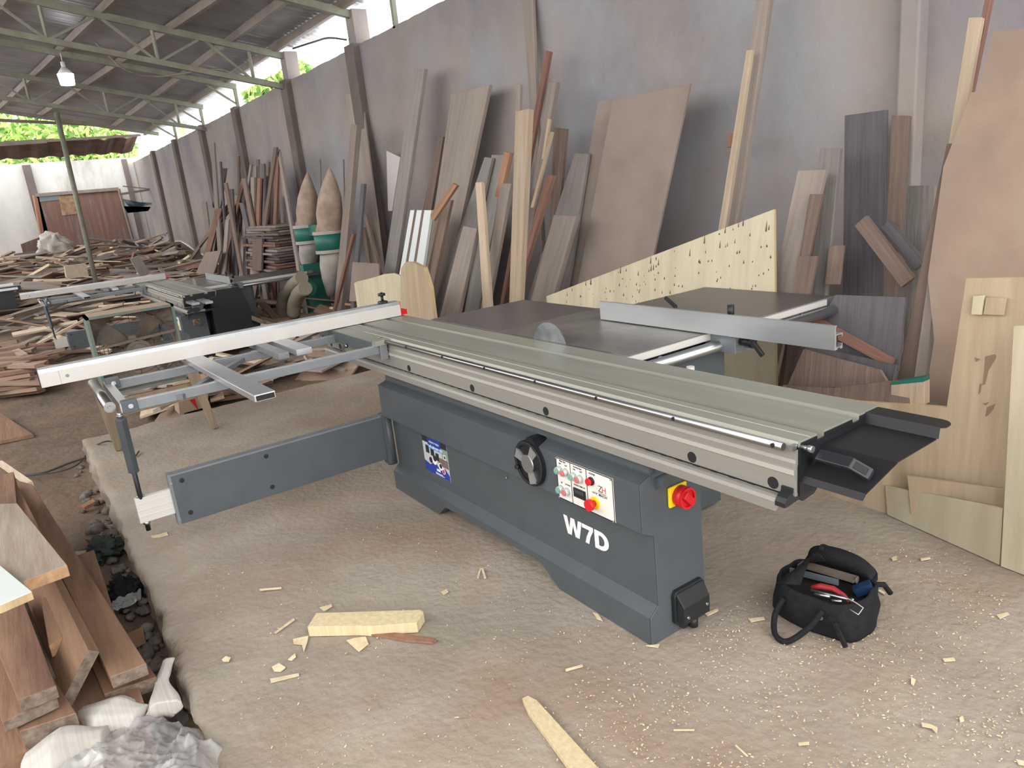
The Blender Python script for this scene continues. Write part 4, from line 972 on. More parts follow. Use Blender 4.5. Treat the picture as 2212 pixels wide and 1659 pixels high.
# ---------------- scrap heap ----------------
rnd=random.Random(11)
protos=[]
for k,(L,W,T) in enumerate([(1.5,.09,.025),(.9,.12,.03),(2.0,.07,.03),(.5,.16,.02),(1.1,.05,.05),(.7,.3,.012)]):
    for j in range(3):
        me=MB(); me.box(-L/2,L/2,-W/2,W/2,0,T); protos.append(me)
def scrap(x,y,z,L,W,T,rz,tilt,m,group,label,name='scrap_plank',cat='plank',roll=0):
    key=(round(L,2),round(W,2),round(T,2),m)
    if key not in PM:
        b=MB(); b.box(-L/2,L/2,-W/2,W/2,-T/2,T/2); me=bpy.data.meshes.new(name); me.from_pydata([tuple(p) for p in b.v],[],b.f); me.materials.append(M[m]); 
        bm=bmesh.new(); bm.from_mesh(me); bmesh.ops.recalc_face_normals(bm,faces=bm.faces); bm.to_mesh(me); bm.free(); PM[key]=me
    o=bpy.data.objects.new(name,PM[key]); col.objects.link(o); o.location=(x,y,z); o.rotation_euler=(roll,tilt,rz); WL[o]=V((x,y,z))
    return tag(o,label,cat,group)
PM={}
# scrap woods run along their own x: use horizontal versions of the wood materials
def woodh(nm,c,c2): M[nm]=wood(nm,c,c2,st=(1.,12,12),vary=.22)
woodh('h_pale',(222,198,168),(198,172,142)); woodh('h_grey',(172,158,146),(146,132,122)); woodh('h_brown',(178,146,122),(150,120,100)); woodh('h_dark',(112,100,94),(90,80,76)); woodh('h_red',(176,132,108),(146,108,88))
hm=['h_pale','h_grey','h_brown','h_pale','h_dark','h_grey','h_red','h_brown']
Ls=[(1.5,.09,.03),(.9,.12,.03),(2.0,.08,.03),(.5,.16,.02),(1.1,.06,.05),(.7,.30,.02)]
for i in range(290):
    x=-7.6-10.6*rnd.random()**.85; y=-1.9+4.3*rnd.random()
    L,W,T=Ls[rnd.randrange(6)]
    z=heap_h(x,y)+.05+.12*rnd.random(); y=min(y,2.38-L/2) if y>1.2 else y
    scrap(x,y,z,L,W,T,rnd.gauss(1.3,.7),rnd.gauss(0,.16),hm[rnd.randrange(8)],'scrap planks on the far heap','weathered plank lying loose in the big scrap heap before the far wall',roll=rnd.gauss(0,.3))
for i in range(110):
    x=-6.9+3.6*rnd.random(); y=.9+1.3*rnd.random()
    if x<-5.0 and y<1.2: y+=.4
    L,W,T=Ls[rnd.randrange(6)]; L=min(L,1.1)
    scrap(x,y,heap_h(x,y)+.04+.25*rnd.random()*min(1,(y-.7)),L,W,T,rnd.gauss(.6,1),rnd.gauss(0,.2),hm[rnd.randrange(8)],'offcuts beside the dust collector','dusty offcut lying in the jumble between far saw and dust collector','loose_offcut','offcut',rnd.gauss(0,.3))
for i in range(70):
    x=-2.7-1.6*rnd.random(); y=-.7+1.9*rnd.random()
    L,W,T=Ls[rnd.randrange(6)]; L=min(L,.7)
    scrap(x,y,GZ+.05+.12*rnd.random(),L,W,T,rnd.gauss(.9,.8),rnd.gauss(0,.16),hm[rnd.randrange(8)],'offcuts behind the slab','brown offcut lying in the jumble just behind the slab edge','scattered_offcut','offcut',rnd.gauss(0,.3))
for i in range(60):
    x=-5.6+1.5*rnd.random(); y=-3.2+1.25*rnd.random()
    p=onz(rnd.uniform(-20,92),rnd.uniform(775,862),GZ)
    L,W,T=.45+.25*rnd.random(),.09,.04; L=round(L,1)
    scrap(p.x,p.y,GZ+.04+.045*(i%6),L,W,T,rnd.gauss(1.2,.35),rnd.gauss(0,.06),['h_red','h_brown'][i%2],'block pile at the left edge','short red-brown block in the small pile at the left picture edge','offcut_block','block',rnd.gauss(0,.08))
for i in range(34):
    p=onz(rnd.uniform(5,300),rnd.uniform(640,745),GZ); 
    scrap(p.x,p.y,GZ+.05+.10*rnd.random(),[1.2,.8,1.6][i%3],.10,.04,rnd.gauss(-.9,.3),rnd.gauss(0,.05),['h_pale','h_brown','h_grey'][i%3],'planks under the far saw','pale plank lying on the dirt under the outrigger of the far saw','floor_plank','plank',rnd.gauss(0,.08))
for k,(px0,py0,px1,py1,L) in enumerate([(120,778,198,745,1.2),(12,775,80,757,1.)]):
    A,B=onz(px0,py0,GZ+.03),onz(px1,py1,GZ+.03); b=MB(); b.beam(A,B,.035,.03); single(b,'long_batten','h_pale' if k else 'h_brown',['thin brown batten lying on the dirt left of the fan','thin pale batten lying on the dirt at the far left'][k],'batten')
quadobj([onz(0,892,GZ+.08),onz(72,938,GZ+.05),onz(0,952,GZ+.05),onz(-60,955,GZ+.05)],.03,'broken_board','plank_red','broken flat brown board at the left picture edge, lying on dirt','board',n=(0,0,-1))
# beige box on heap and brown crate frames
def pbox(q,x,dep,nm,m,label,cat):
    P=[onx(*p,x) for p in q]; b=MB(); b.hexa(P,[p+V((-dep,0,0)) for p in P]); return single(b,nm,m,label,cat)
pbox([(140,575),(186,570),(192,596),(144,600)],-10.6,.3,'plywood_box','h_pale','light plywood box on the heap left of the tall pole','box')
pbox([(282,560),(300,552),(326,590),(305,600)],-9.8,.1,'dark_drawer','w_grey','grey tilted drawer front on the heap right of the tall pole','drawer')
# ---------------- fan ----------------
fx=-1.5
f=empty('industrial_fan',(-1.5,-.84,0),'big square fan in a peeling blue-green frame on wooden legs','fan')
y0,y1,z1=-1.13,-.565,.965
def fb(b,n,m,par=f,**k): return b.build(n,m,par,**k)
b=MB(); b.box(fx-.26,fx,y0,y1,z1-.018,z1); 
b.box(fx-.26,fx,y0,y0+.018,.40,z1); b.box(fx-.26,fx,y1-.018,y1,.40,z1); b.box(fx-.26,fx,y0,y1,.40,.418)
fb(b,'fan_housing','fan_blue')
b=MB(); b.box(fx-.245,fx-.012,y0+.02,y1-.02,z1,z1+.004); fb(b,'dust_layer','sawdust')
cy,cz,R=(y0+y1)/2,.685,.262
b=MB(); N_=48
sq=[]
for i in range(N_):
    a=2*PI*i/N_; c_,s_=math.cos(a),math.sin(a); m_=max(abs(c_),abs(s_)); sq.append((cy+.275*c_/m_,.685+.268*s_/m_))
for i in range(N_):
    j=(i+1)%N_; a=2*PI*i/N_; a2=2*PI*j/N_
    b.add([(fx-.04,*sq[i]),(fx-.04,*sq[j]),(fx-.12,cy+R*math.cos(a2),cz+R*math.sin(a2)),(fx-.12,cy+R*math.cos(a),cz+R*math.sin(a))],[(0,1,2,3)])
    b.add([(fx-.12,cy+R*math.cos(a2),cz+R*math.sin(a2)),(fx-.12,cy+R*math.cos(a),cz+R*math.sin(a)),(fx-.20,cy+R*math.cos(a),cz+R*math.sin(a)),(fx-.20,cy+R*math.cos(a2),cz+R*math.sin(a2))],[(0,1,2,3)])
fb(b,'fan_shroud','fan_blue' if False else 'dusty_metal')
for k in range(4):
    a=k*PI/2+.95; c_,s_=math.cos(a),math.sin(a); b=MB(); T=[]
    for r_,w,tw in ((.05,.035,.8),(.15,.065,.6),(.25,.085,.45)):
        for sgn in (-1,1): T.append(V((fx-.15+sgn*w*math.sin(tw)*.6,cy+c_*r_-s_*w*sgn*math.cos(tw),cz+s_*r_+c_*w*sgn*math.cos(tw))))
    b.add(T,[(0,1,3,2),(2,3,5,4)]); o=fb(b,'blade','dusty_metal',rec=False); o.modifiers.new('s','SOLIDIFY').thickness=.003
b=MB(); b.cyl((fx-.14,cy,cz-.02),(fx-.02,cy,cz-.02),.085,28); b.cyl((fx-.02,cy,cz-.02),(fx,cy,cz-.02),.06,28); b.box(fx-.1,fx-.05,cy-.05,cy-.0,cz+.05,cz+.10); fb(b,'motor','dusty_metal')
b=MB(); b.beam((fx-.03,y0+.01,cz+.05),(fx-.03,y1-.01,cz+.09),.02,.018); b.beam((fx-.03,y0+.01,cz-.1),(fx-.03,y1-.01,cz-.12),.02,.018); fb(b,'mounting_bar','dusty_metal')
b=MB()
for k in range(9):
    r_=.05+k*.026; b.tube([(fx-.205,cy+r_*math.cos(2*PI*i/30),cz+r_*math.sin(2*PI*i/30)) for i in range(31)],.0022,5)
for k in range(12):
    a=k*PI/6; b.tube([(fx-.208,cy+.05*math.cos(a),cz+.05*math.sin(a)),(fx-.208,cy+.27*math.cos(a),cz+.27*math.sin(a))],.0022,5)
fb(b,'wire_guard','dusty_metal')
for (ya,yb_2,yt1,yt2,x_) in ((-1.155,-1.10,-1.20,-1.07,fx),(-.50,-.46,-.60,-.515,-1.43)):
    b=MB(); b.hexa([(x_-.03,ya,0),(x_-.03,yb_2,0),(x_-.03,yt2,.50),(x_-.03,yt1,.50)],[(x_+.01,ya,0),(x_+.01,yb_2,0),(x_+.01,yt2,.50),(x_+.01,yt1,.50)]); fb(b,'stand_leg','fan_wood',bevel=.004)
b=MB(); b.box(fx-.03,fx+.0,-1.115,-.53,.245,.37); fb(b,'cross_board','fan_wood')
b=MB(); b.box(fx,fx+.002,-.93,-.84,.27,.30)
for i in range(8): b.box(fx,fx+.0015,-.95+i*.018,-.942+i*.018,.262+.006*(i%3),.30-.005*(i%2))
fb(b,'faint_lettering','gate_yellow')
# cardboard box behind fan
q=[onx(*p,-2.35) for p in((383,838),(450,815),(450,878),(388,895))]
bx=empty('cardboard_box',(-2.5,-.5,GZ),'small cardboard box with a red triangle under the fan stand','box')
b=MB(); b.hexa(q,[p+V((-.2,0,0)) for p in q]); b.build('carton','cardboard',bx)
q=[onx(*p,-2.345) for p in((404,858),(419,856),(429,887))]
b=MB(); b.hexa(q,[p+V((-.003,0,0)) for p in q]); b.build('red_triangle','redink',bx)
# cables on the dirt
def gp(px,py,z): return onz(px,py,z)
cable([gp(300,975,.012),gp(285,985,.012),gp(245,955,.012),gp(215,958,.012)]+[gp(190,978,GZ+.03),gp(165,1005,GZ+.02),gp(120,1020,GZ+.02),gp(40,1030,GZ+.02)],.006,'thin grey cable running off the slab corner from the fan')
cable([gp(197,985,GZ+.02),gp(150,1000,GZ+.02),gp(90,1022,GZ+.02),gp(0,1034,GZ+.02)],.008,'thicker grey hose lying on the dirt left of the slab corner','cable','hose')
# ---------------- stack of rust brown planks at lower left ----------------
def zplank(q,z,th,label,m='plank_red',me='plank_end',ends=(2,),name='thick_plank'):
    P=[onz(*p,zz) for p,zz in zip(q,z if hasattr(z,'__len__') else [z]*len(q))]
    b=MB(); n=len(P); b.hexa(P,[p-V((0,0,th)) for p in P]); b.mi=[0,0]+[1 if i in ends else 0 for i in range(n)]
    org=P[0].copy(); d=(P[-1]-P[0]) 
    o=b.build(name,[m,me],origin=org); bv=o.modifiers.new('b','BEVEL'); bv.width=.002
    return tag(o,label,'plank')
# order: far-left, far-right, near-right, near-left (end face = edge 2)
zplank([(30,1035),(69,1046),(316,1433),(238,1463)],.13,.045,'long rust-brown plank nearest the slab, with pale broken end','plank_red','plank_end')
zplank([(60,1120),(100,1130),(338,1462),(225,1500)],.045,.05,'dark rust-brown plank underneath the one nearest the slab')
# tilted plank (on edge)
A=[onp(*p,(0,0,1),z) for p,z in (((20,1033),.20),((215,1408),.20))]
u=(A[1]-A[0]).normalized(); s_=V((0,0,1)).cross(u).normalized(); s_= s_ if s_.y<0 else -s_
dn=(s_*.62+V((0,0,-.78))).normalized(); nn=dn.cross(u).normalized(); nn= nn if nn.z>0 else -nn
W_=.215
b=MB(); P=[A[0],A[1],A[1]+dn*W_,A[0]+dn*W_]; b.hexa(P,[p-nn*-.036 for p in P]); b.mi=[0,0]+[0,1,0,0]
o=b.build('thick_plank',['plank_red','plank_end'],origin=A[0]); tag(o,'tilted rust-brown plank standing on edge in the middle of the stack','plank')
zplank([(-60,1270),(46,1285),(121,1480),(39,1513)],.20,.045,'flat rust-brown plank at the left with dark sawn end')
zplank([(-80,1350),(60,1330),(123,1505),(5,1560)],.15,.04,'flat plank with pale chipped end under the left dark-ended one')
zplank([(-40,1420),(100,1440),(165,1540),(42,1580)],.10,.09,'lowest wide red-brown beam end at the bottom left of the stack')
zplank([(88,1290),(115,1292),(141,1370),(105,1395)],.17,.05,'short orange-brown block between the two rows of planks',me='fresh_end')
zplank([(-60,1090),(37,1087),(145,1220),(50,1255),(-40,1262)],.40,.045,'wide pale grey-brown plank lying across the top of the stack','plank_pale','fresh_end',ends=(2,),name='wide_plank')
zplank([(-70,1200),(0,1220),(69,1277),(0,1307),(-80,1330)],.44,.03,'white-faced board lying on the wide pale plank','white_lam','ply_edge',ends=(0,1,2,3,4),name='laminated_board')
# supports under the top planks (hidden in stack)
zplank([(-20,1040),(30,1033),(80,1130),(10,1150)],.30,.04,'rust-brown plank end sticking out beyond the wide pale plank')
b=MB(); 
for (z0,z1_) in ((GZ-.04,.33),): b.box(-.4,.35,-2.05,-1.72,z0,z1_)
single(b,'packing_block','plank_red','dark bulky timber carrying the upper planks of the stack','timber')
b=MB(); b.box(.3,1.75,-1.98,-1.47,GZ-.04,.03); single(b,'timber_bundle','plank_red','dark bottom timbers beneath the rust-brown planks','timber')
b=MB(); 
pa,pb_=onz(55,1305,.13),onz(115,1465,.10); b.tube([pa,pa.lerp(pb_,.5),pb_],.008,10); single(b,'threaded_bar','dusty_metal','ribbed steel bar lying between the rust-brown planks','bar')
q=[onz(112,1462,.09),onz(122,1458,.09),onz(150,1500,.04),onz(143,1512,.04)]
b=MB(); b.hexa(q,[p-V((0,0,.004)) for p in q]); single(b,'white_strap','white','white strap hanging between the rust-brown planks','strap')
# wedge battens beyond
b=MB(); b.beam(onz(0,1000,.0),onz(66,1046,.05),.03,.03); single(b,'long_batten','h_pale','thin pale batten resting beyond the plank stack','batten')
# ---------------- rubble ----------------
rnd=random.Random(3)
for i in range(90):
    if i<2: px,py,s=[(200,992,.055),(208,1150,.05)][i]
    else:
        t=rnd.random(); py=1000+t*450; ex=205+(py-945)*.36; px=ex-12-rnd.random()*(75-20*t); s=.012+.022*rnd.random()**2
    p=onz(px,py,GZ-.03); b=blob((0,0,0),s*1.2,s,s*.7,'stone','stone',seed=i*.7,amp=.6,seg=12,ret=True,freq=1.3)
    o=b.build('rubble_stone','stone' ); o.location=p+V((0,0,s*.3)); 
    lab={0:'large pale stone at the slab corner by the cables',1:'pale chunk of stone on the dirt beside the dark rag'}.get(i,'small grey stone in the rubble strip along the slab edge')
    tag(o,lab,'stone',None if i<2 else 'rubble stones along the slab')
o=single(blob(onz(222,1185,GZ),.14,.09,.035,'rag','cloth_green',seed=9,amp=.8,seg=60,ret=True,freq=3),'rag','cloth_green','crumpled dark green rag in the rubble beside the slab','rag')
single(blob(onz(270,1275,GZ),.13,.07,.03,'rag','cloth_green',seed=5,amp=.9,seg=60,ret=True,freq=3),'rag','cloth','crumpled black plastic scrap in the rubble beside the slab','rag')
def flat(q,z,th,nm,m,label,cat,group=None):
    P=[onz(*p,z+th) for p in q]; b=MB(); b.hexa(P,[p-V((0,0,th)) for p in P]); return single(b,nm,m,label,cat,group)
flat([(172,1093),(200,1077),(206,1083),(182,1096)],GZ,.02,'rubble_offcut','w_orange','small brown offcut on the dirt beside the slab','offcut')
flat([(157,1192),(186,1188),(181,1204),(160,1203)],GZ,.02,'rubble_offcut','w_pale','pale small offcut beside the dark green rag','offcut')
flat([(272,1370),(308,1353),(312,1375),(280,1393)],GZ,.03,'rubble_offcut','plank_red','dark red offcut in the gap beside the slab','offcut')
flat([(366,1515),(405,1540),(392,1552),(360,1525)],GZ,.03,'rubble_offcut','w_dark','dark offcut in the gap below the white sacks','offcut')
# ---------------- sacks and plastic ----------------
def sackshape(pathpx,zs,rad,label,seed,flatten=.55):
    P=[onz(*p,z) for p,z in zip(pathpx,zs)]; b=MB(); b.smooth=True; rings=[]; seg=40
    n=14; 
    for k in range(n*(len(P)-1)+1):
        i=min(k//n,len(P)-2); t=(k-i*n)/n; tt=t*t*(3-2*t); c=P[i].lerp(P[i+1],t); r_=rad[i]*(1-tt)+rad[i+1]*tt
        d=(P[-1]-P[0]).normalized(); u=V((0,0,1)).cross(d).normalized(); w=d.cross(u); 
        rings.append([c+(u*math.cos(a)+w*math.sin(a)*flatten)*r_*(1+.16*noise.noise(V((math.cos(a)*1.3+seed,math.sin(a)*1.3,k*.09)))+.03*math.sin(a*11+k*.2)) for a in [2*PI*j/seg for j in range(seg)]])
    b.loft(rings); o=single(b,'woven_sack','sack',label,'sack'); return o
sackshape([(160,1545),(235,1545),(305,1550)],[.0,.03,.0],[.035,.075,.05],'folded white woven sack behind the clear plastic','2' and 2)
sackshape([(365,1425),(350,1470),(358,1530),(345,1550)],[.03,.02,.0,-.03],[.02,.022,.055,.045],'small twisted white sack corner beside the slab edge',5)
sackshape([(60,1660),(130,1625),(230,1600)],[.0,.04,.02],[.07,.10,.06],'white woven sack lying under the clear plastic at the bottom left',8)
# crumpled clear film: dome of folds
b=MB(); b.smooth=True; nx=190; ny=110; c=onz(290,1640,.0)
lo=[(40,1700),(120,1600),(225,1568),(300,1555),(380,1572),(440,1578),(480,1605),(490,1640),(478,1720)]
def rim(t):
    k=t*(len(lo)-1); i=min(int(k),len(lo)-2); f_=k-i; return (lo[i][0]*(1-f_)+lo[i+1][0]*f_,lo[i][1]*(1-f_)+lo[i+1][1]*f_)
for i in range(nx+1):
    q=rim(i/nx)
    for j in range(ny+1):
        v_=j/ny; px=q[0]*(1-v_)+285*v_; py=q[1]*(1-v_)+1800*v_
        z=-.05+.13*math.sin(min(1,v_*2.2)*PI/2)
        p=onz(px,py,z)
        rg=.9*abs(noise.noise(V((p.x*5,p.y*5,1))))+.5*abs(noise.noise(V((p.x*9+p.y*7,p.y*13,4))))+.22*abs(noise.noise(V((p.x*22,p.y*18-p.x*12,7))))+.10*abs(noise.noise(V((p.x*50+p.y*30,p.y*46,9))))
        p.z+= .05-.09*rg
        b.v.append(p)
for i in range(nx):
    for j in range(ny): a=i*(ny+1)+j; b.face((a,a+ny+1,a+ny+2,a+1))
single(b,'plastic_sheet','film','crumpled clear plastic film bag at the bottom left corner','plastic film',rec=False)
b=MB(); b.smooth=True
for i in range(25):
    for j in range(9):
        p=onz(243+i*2.6,1300+j*3-i*1.0,GZ+.02); p.z+=.03*abs(nz(p.x*30,p.y*40,1)); b.v.append(p)
for i in range(24):
    for j in range(8): a=i*9+j; b.face((a,a+9,a+10,a+1))
single(b,'plastic_scrap','film','torn clear plastic scrap in the gap beside the slab','plastic scrap',rec=False)
# ---------------- floor pieces ----------------
def shape(q,th,nm,m,label,cat,lift=0.,group=None):
    P=[onz(*p,th+lift) for p in q]; b=MB(); b.hexa(P,[p-V((0,0,th)) for p in P]); return single(b,nm,m,label,cat,group,bevel=.0015 if th>.008 else 0)
shape([(683,1324),(908,1317),(915,1322),(900,1345),(797,1353),(770,1352),(664,1354)],.042,'pine_block','w_new','pale pine offcut block lying on the slab before the saw','block')
shape([(795,1369),(850,1366),(940,1378),(942,1382),(935,1387),(880,1383)],.008,'bark_sliver','w_orange','long brown sliver beside the pale pine block','sliver')
shape([(1128,1508),(1140,1502),(1160,1512),(1290,1655),(1300,1700),(1260,1700),(1140,1535)],.018,'pine_batten','w_new','pale pine batten with rounded end at the bottom centre','batten')
CH=[([(633,1380),(666,1373),(664,1385),(656,1408),(652,1392),(634,1390)],'jagged pale chip below the left end of the pine block'),
([(748,1383),(765,1378),(790,1375),(796,1390),(775,1407)],'brown and pale split chip below the middle of the pine block'),
([(587,1440),(602,1432),(617,1441),(606,1450),(592,1449)],'pale diamond-shaped chip on the slab'),
([(583,1466),(645,1454),(646,1459),(585,1474)],'long pale splinter below the diamond chip'),
([(622,1424),(637,1411),(639,1418),(630,1426)],'small leaf-shaped chip above the diamond chip'),
([(592,1366),(634,1335),(637,1338),(595,1368)],'straight thin splinter left of the pine block'),
([(326,1157),(345,1154),(360,1149),(363,1155),(345,1160),(328,1161)],'pale yellow chip near the slab edge under the outrigger'),
([(479,1424),(488,1417),(498,1420),(494,1428),(482,1428)],'small pale chip left of the splinters'),
([(560,1272),(608,1268),(608,1271),(562,1275)],'thin straw-like splinter on the left half of the slab'),
([(1030,1247),(1037,1226),(1040,1227),(1034,1248)],'left arm of the V-shaped splinter'),
([(1039,1227),(1044,1227),(1050,1248),(1046,1249)],'right arm of the V-shaped splinter'),
([(1221,1445),(1258,1435),(1259,1439),(1222,1449)],'pale splinter above the pine batten'),
([(1280,1322),(1292,1326),(1302,1341),(1290,1336)],'curled chip against the foot of the saw'),
([(1618,1336),(1650,1332),(1652,1337),(1622,1343)],'pale chip peeking out left of the black bag'),
([(1925,1205),(1937,1200),(1938,1208),(1928,1210)],'chip on the slab halfway to the right plywood'),
([(1988,1206),(2008,1203),(2010,1206),(1990,1210)],'thin chip right of the small square one'),
([(2152,1328),(2176,1322),(2180,1326),(2160,1336)],'forked chip near the right picture edge'),
([(1990,1560),(2010,1564),(2026,1572),(2024,1584),(2012,1572),(1992,1568)],'curved chip at the lower right of the slab'),
([(2072,1550),(2080,1546),(2083,1556),(2074,1559)],'tiny square chip at the lower right'),
([(1724,1604),(1748,1602),(1748,1607),(1726,1609)],'short chip near the bottom right of centre'),
([(1455,1575),(1500,1575),(1500,1577),(1455,1577)],'hair-thin splinter at the bottom right of centre'),
([(2195,1640),(2212,1643),(2212,1652),(2200,1650)],'chip cut by the lower right corner'),
([(690,1312),(715,1305),(718,1309),(700,1320)],'splinter behind the pine block'),
([(952,1278),(965,1272),(968,1278),(958,1284)],'pale chip above the right end of the pine block'),
([(1395,1394),(1425,1391),(1422,1398),(1408,1396)],'white splinter at the front foot of the saw'),
([(1522,1325),(1550,1314),(1552,1318),(1528,1330)],'splinter on the slab right of the saw foot'),
([(1888,1268),(1912,1279),(1910,1284),(1890,1272)],'thin chip right of the black bag'),
([(1968,1462),(1978,1468),(1974,1480),(1968,1476)],'lone chip below and right of the black bag'),
([(1590,1608),(1616,1632),(1612,1632),(1588,1610)],'narrow splinter low at the centre right'),
([(2036,1422),(2060,1420),(2064,1426),(2040,1428)],'pale curl right of the black bag on the floor')]
for i,(q,l) in enumerate(CH): shape(q,.003,'wood_chip','chip',l,'wood chip',lift=.002)
b=MB(); rnd=random.Random(21)
b2=[]
for i in range(5200):
    if i<3800: px=rnd.uniform(1250,2212); py=rnd.uniform(1180,1659)
    else: px=rnd.uniform(450,1700); py=rnd.uniform(1130,1659)
    if noise.noise(V((px*.008,py*.011,0)))+rnd.random()*.9<.35: continue
    p=onz(px,py,.003)
    if p.y<-1.3 or (0.68<p.x<2.7 and p.y>-.03): continue
    s=.0016+.0030*rnd.random()**2; a=rnd.random()*PI; d=V((math.cos(a),math.sin(a),rnd.uniform(-.2,.4)))*s; w=V((-math.sin(a),math.cos(a),0))*s*.5
    b.cur=rnd.randrange(2); h=V((0,0,s*.5))
    b.add([p-d-w,p+d-w,p+d+w,p-d+w,p+h],[(0,1,4),(1,2,4),(2,3,4),(3,0,4)])
o=b.build('sawdust_crumbs',['crumb','chip'],rec=False); tag(o,'loose sawdust and wood crumbs scattered on the concrete slab','sawdust',kind='stuff')
# ---------------- tool bag ----------------
tb=empty('tool_bag',onz(1760,1360,0),'open black canvas tool bag standing on the slab','bag')
# local frame: long axis from back-left to front-right
Lb=onz(1658,1300,0); Rb=onz(1850,1405,0)
c=(onz(1650,1325,0)+onz(1880,1330,0)+onz(1850,1408,0)+onz(1700,1300,0))/4
ax=(onz(1850,1408,0)-onz(1652,1330,0)); Lh=ax.length/2; ax.normalize(); ay=V((-ax.y,ax.x,0))
c=(onz(1850,1408,0)+onz(1652,1330,0))/2+ay*.125
def bp(u,v,z): return c+ax*u+ay*v+V((0,0,z))
seg=64
def ring(z,sx,sy,sag=0,ph=0,sh=0):
    r=[]
    for j in range(seg):
        a=2*PI*j/seg; ca,sa=math.cos(a),math.sin(a); k=(abs(ca)**3.2+abs(sa)**3.2)**(-1/3.2)
        zz=z+sag*(.5*abs(ca)**2-.35*(sa<0)*abs(sa))
        q=1+.03*math.sin(a*7+ph)+.04*noise.noise(V((ca*2+ph,sa*2,z*20)))
        r.append(bp(ca*k*sx*q+sh,sa*k*sy*q,zz))
    return r
b=MB(); b.smooth=True
out=[ring(.002,Lh*.96,.115,ph=1),ring(.02,Lh*1.0,.125,ph=1),ring(.06,Lh*1.0,.13,ph=2),ring(.10,Lh*.97,.128,.0,2.2),ring(.125,Lh*.95,.122,.01,2.5),ring(.138,Lh*.91,.110,.02,2.7)]
b.loft(out+[ring(.135,Lh*.88,.105,.02,2.7),ring(.10,Lh*.87,.108,.0,2.5),ring(.03,Lh*.88,.108,0,2)]); b.build('bag_body','cloth',tb)
# flap raised at the back (arched mouth frame) 
b=MB(); b.smooth=True; rows=[]
for k in range(17):
    t=k/16; a=PI*t; u_=math.cos(a)*Lh*.78*-1
    rows.append([bp(u_,.085,.13+.02*math.sin(a)),bp(u_*.98,.125,.13+.065*math.sin(a)**.6),bp(u_*.95,.11,.135+.08*math.sin(a)**.6),bp(u_*.93,.09,.12+.06*math.sin(a)**.6)])
b.loft(rows,closed=True); b.build('mouth_flap','cloth',tb)
b=MB(); b.smooth=True; rows=[]
for k in range(13):
    t=k/12; rows.append([bp(-Lh*.80+.05*math.sin(PI*t),.10-.2*t,.13+.06*math.sin(PI*t)),bp(-Lh*.80+.085,.095-.19*t,.155+.07*math.sin(PI*t)),bp(-Lh*.80+.08,.095-.19*t,.148+.07*math.sin(PI*t)),bp(-Lh*.83,.10-.2*t,.12)])
b.loft(rows); b.build('side_flap','cloth',tb)
def smooth(P,n=6):
    out=[]
    for i in range(len(P)-1):
        p0=P[max(i-1,0)];p1=P[i];p2=P[i+1];p3=P[min(i+2,len(P)-1)]
        for k in range(n):
            t=k/n; out.append(.5*((2*p1)+(p2-p0)*t+(2*p0-5*p1+4*p2-p3)*t*t+(3*p1-p0-3*p2+p3)*t**3))
    return out+[P[-1]]
b=MB(); b.tube(smooth([bp(-Lh*.55,-.128,.10),bp(-Lh*.62,-.165,.05),bp(-Lh*.45,-.215,.012),bp(-Lh*.15,-.225,.010),bp(.02,-.175,.05),bp(.05,-.132,.11)]),.010,8); o=b.build('carry_handle','cloth',tb); 
b=MB(); b.tube(smooth([bp(-Lh*.4,.10,.20),bp(-Lh*.5,.15,.18),bp(-Lh*.35,.17,.16),bp(.0,.16,.13)]),.009,8); b.build('carry_handle','cloth',tb)
b=MB(); b.tube([bp(Lh*.7,.10,.12),bp(Lh*.82,.155,.10),bp(Lh*.9,.18,.06)],.010,8); b.build('webbing_tab','cloth',tb)
b=MB(); z_=bp(Lh*.55,-.09,.165); b.tube([z_+ax*.0,z_+ax*.05+V((0,0,-.01)),z_+ax*.075+V((0,0,-.02)),z_+ax*.072-ay*.03+V((0,0,-.03)),z_+ax*.045-ay*.03+V((0,0,-.022))],.0022,8); b.build('zip_puller','steel',tb)
b=MB(); b.beam(bp(.07,-.131,.095),bp(Lh*.62,-.131,.085),.003,.022); b.beam(bp(.09,-.134,.085),bp(.13,-.136,.01),.012,.012); b.build('front_strap','cloth',tb)
b=MB(); b.cyl(bp(.045,-.133,.082),bp(.045,-.136,.082),.008,14); b.build('front_badge','tool_grey',tb)
b=MB(); b.v=[];b.f=[];b.mi=[];b.sm=[]
P=[bp(u,v,.10) for u,v in((-Lh*.8,-.09),(Lh*.8,-.09),(Lh*.8,.09),(-Lh*.8,.09))]; b.hexa(P,[p-V((0,0,.004)) for p in P]); b.build('bag_lining','cloth_in',tb)
def tool(b,nm,m,label,cat): return single(b,nm,m,label,cat)
b=MB(); pts=[bp(-.03,-.045,.125),bp(.0,-.035,.135),bp(.04,-.03,.138),bp(.08,-.04,.132),bp(.105,-.055,.125)]; b.tube(pts,[.008,.011,.010,.008,.005],10); tool(b,'pliers','tool_red','red handled pliers in the black tool bag','pliers')
b=MB(); b.beam(bp(-.15,.01,.125),bp(.03,.03,.13),.006,.022); tool(b,'steel_rule','tool_grey','flat blue-grey steel bar in the black tool bag','bar')
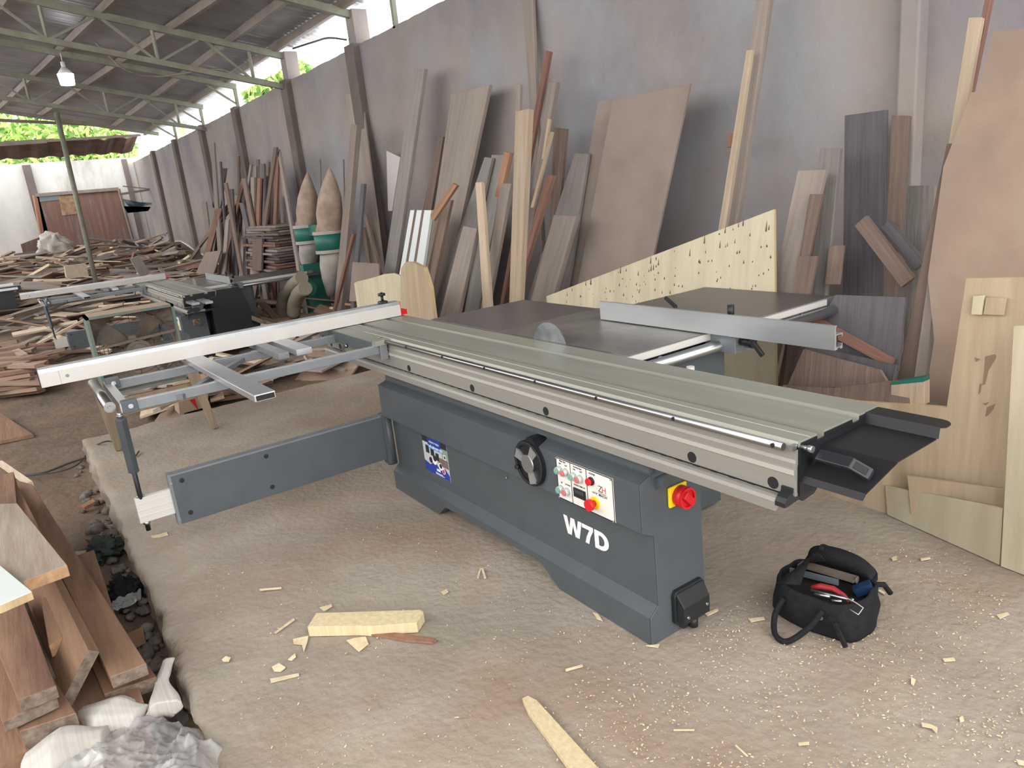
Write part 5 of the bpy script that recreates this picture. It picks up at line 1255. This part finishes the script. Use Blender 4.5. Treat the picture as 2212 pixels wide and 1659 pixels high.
b=MB(); b.beam(bp(-.12,.055,.14),bp(.08,.05,.15),.04,.008); b.cyl(bp(.08,.05,.15),bp(.085,.05,.15),.012,10); tool(b,'trowel','dusty_metal','dark metal blade lying at the back of the black tool bag','tool')
b=MB(); b.beam(bp(.085,.03,.115),bp(.13,.055,.145),.03,.03); tool(b,'screwdriver','tool_blue','dark blue handled screwdriver in the black tool bag','screwdriver')
b=MB(); b.cyl(bp(-.02,-.07,.13),bp(.11,-.055,.135),.004,10); b.cyl(bp(.108,-.056,.135),bp(.118,-.055,.135),.008,10); tool(b,'hex_key','steel','silver rod key lying at the front of the black tool bag','tool')
b=MB(); b.cyl(bp(.0,-.083,.13),bp(.05,-.078,.135),.005,10); b.cyl(bp(.06,-.088,.13),bp(.09,-.08,.135),.004,10); tool(b,'drill_bit','steel','short silver bits at the front rim of the black tool bag','tool')
# ---------------- light, sky, camera ----------------
w=bpy.data.worlds.new('World'); bpy.context.scene.world=w; w.use_nodes=True; nt=w.node_tree
bg=nt.nodes['Background']; bg.inputs[0].default_value=(1.,.99,.972,1); bg.inputs[1].default_value=SKY
for nm,e,loc,rot,sz,c in LIGHTS:
    l=bpy.data.lights.new(nm,'AREA'); l.energy=e; l.size=sz[0]; l.shape='RECTANGLE'; l.size_y=sz[1]; l.color=c
    o=bpy.data.objects.new(nm,l); o.location=loc; o.rotation_euler=rot; col.objects.link(o)
cd=bpy.data.cameras.new('Camera'); cam=bpy.data.objects.new('Camera',cd); col.objects.link(cam)
cd.sensor_fit='HORIZONTAL'; cd.sensor_width=36.; cd.lens=36.*F/2212.; cd.clip_start=.02; cd.clip_end=200
R0,R1,R2=[V(r) for r in RC]
mw=Matrix((R0,-R1,-R2)).transposed().to_4x4(); mw.translation=CAM; cam.matrix_world=mw
cd.shift_y=0.0
sc=bpy.context.scene; sc.camera=cam
sc.view_settings.view_transform='Standard'; sc.view_settings.look='None'; sc.view_settings.exposure=EXPO; sc.view_settings.gamma=1; sc.view_settings.use_curve_mapping=False
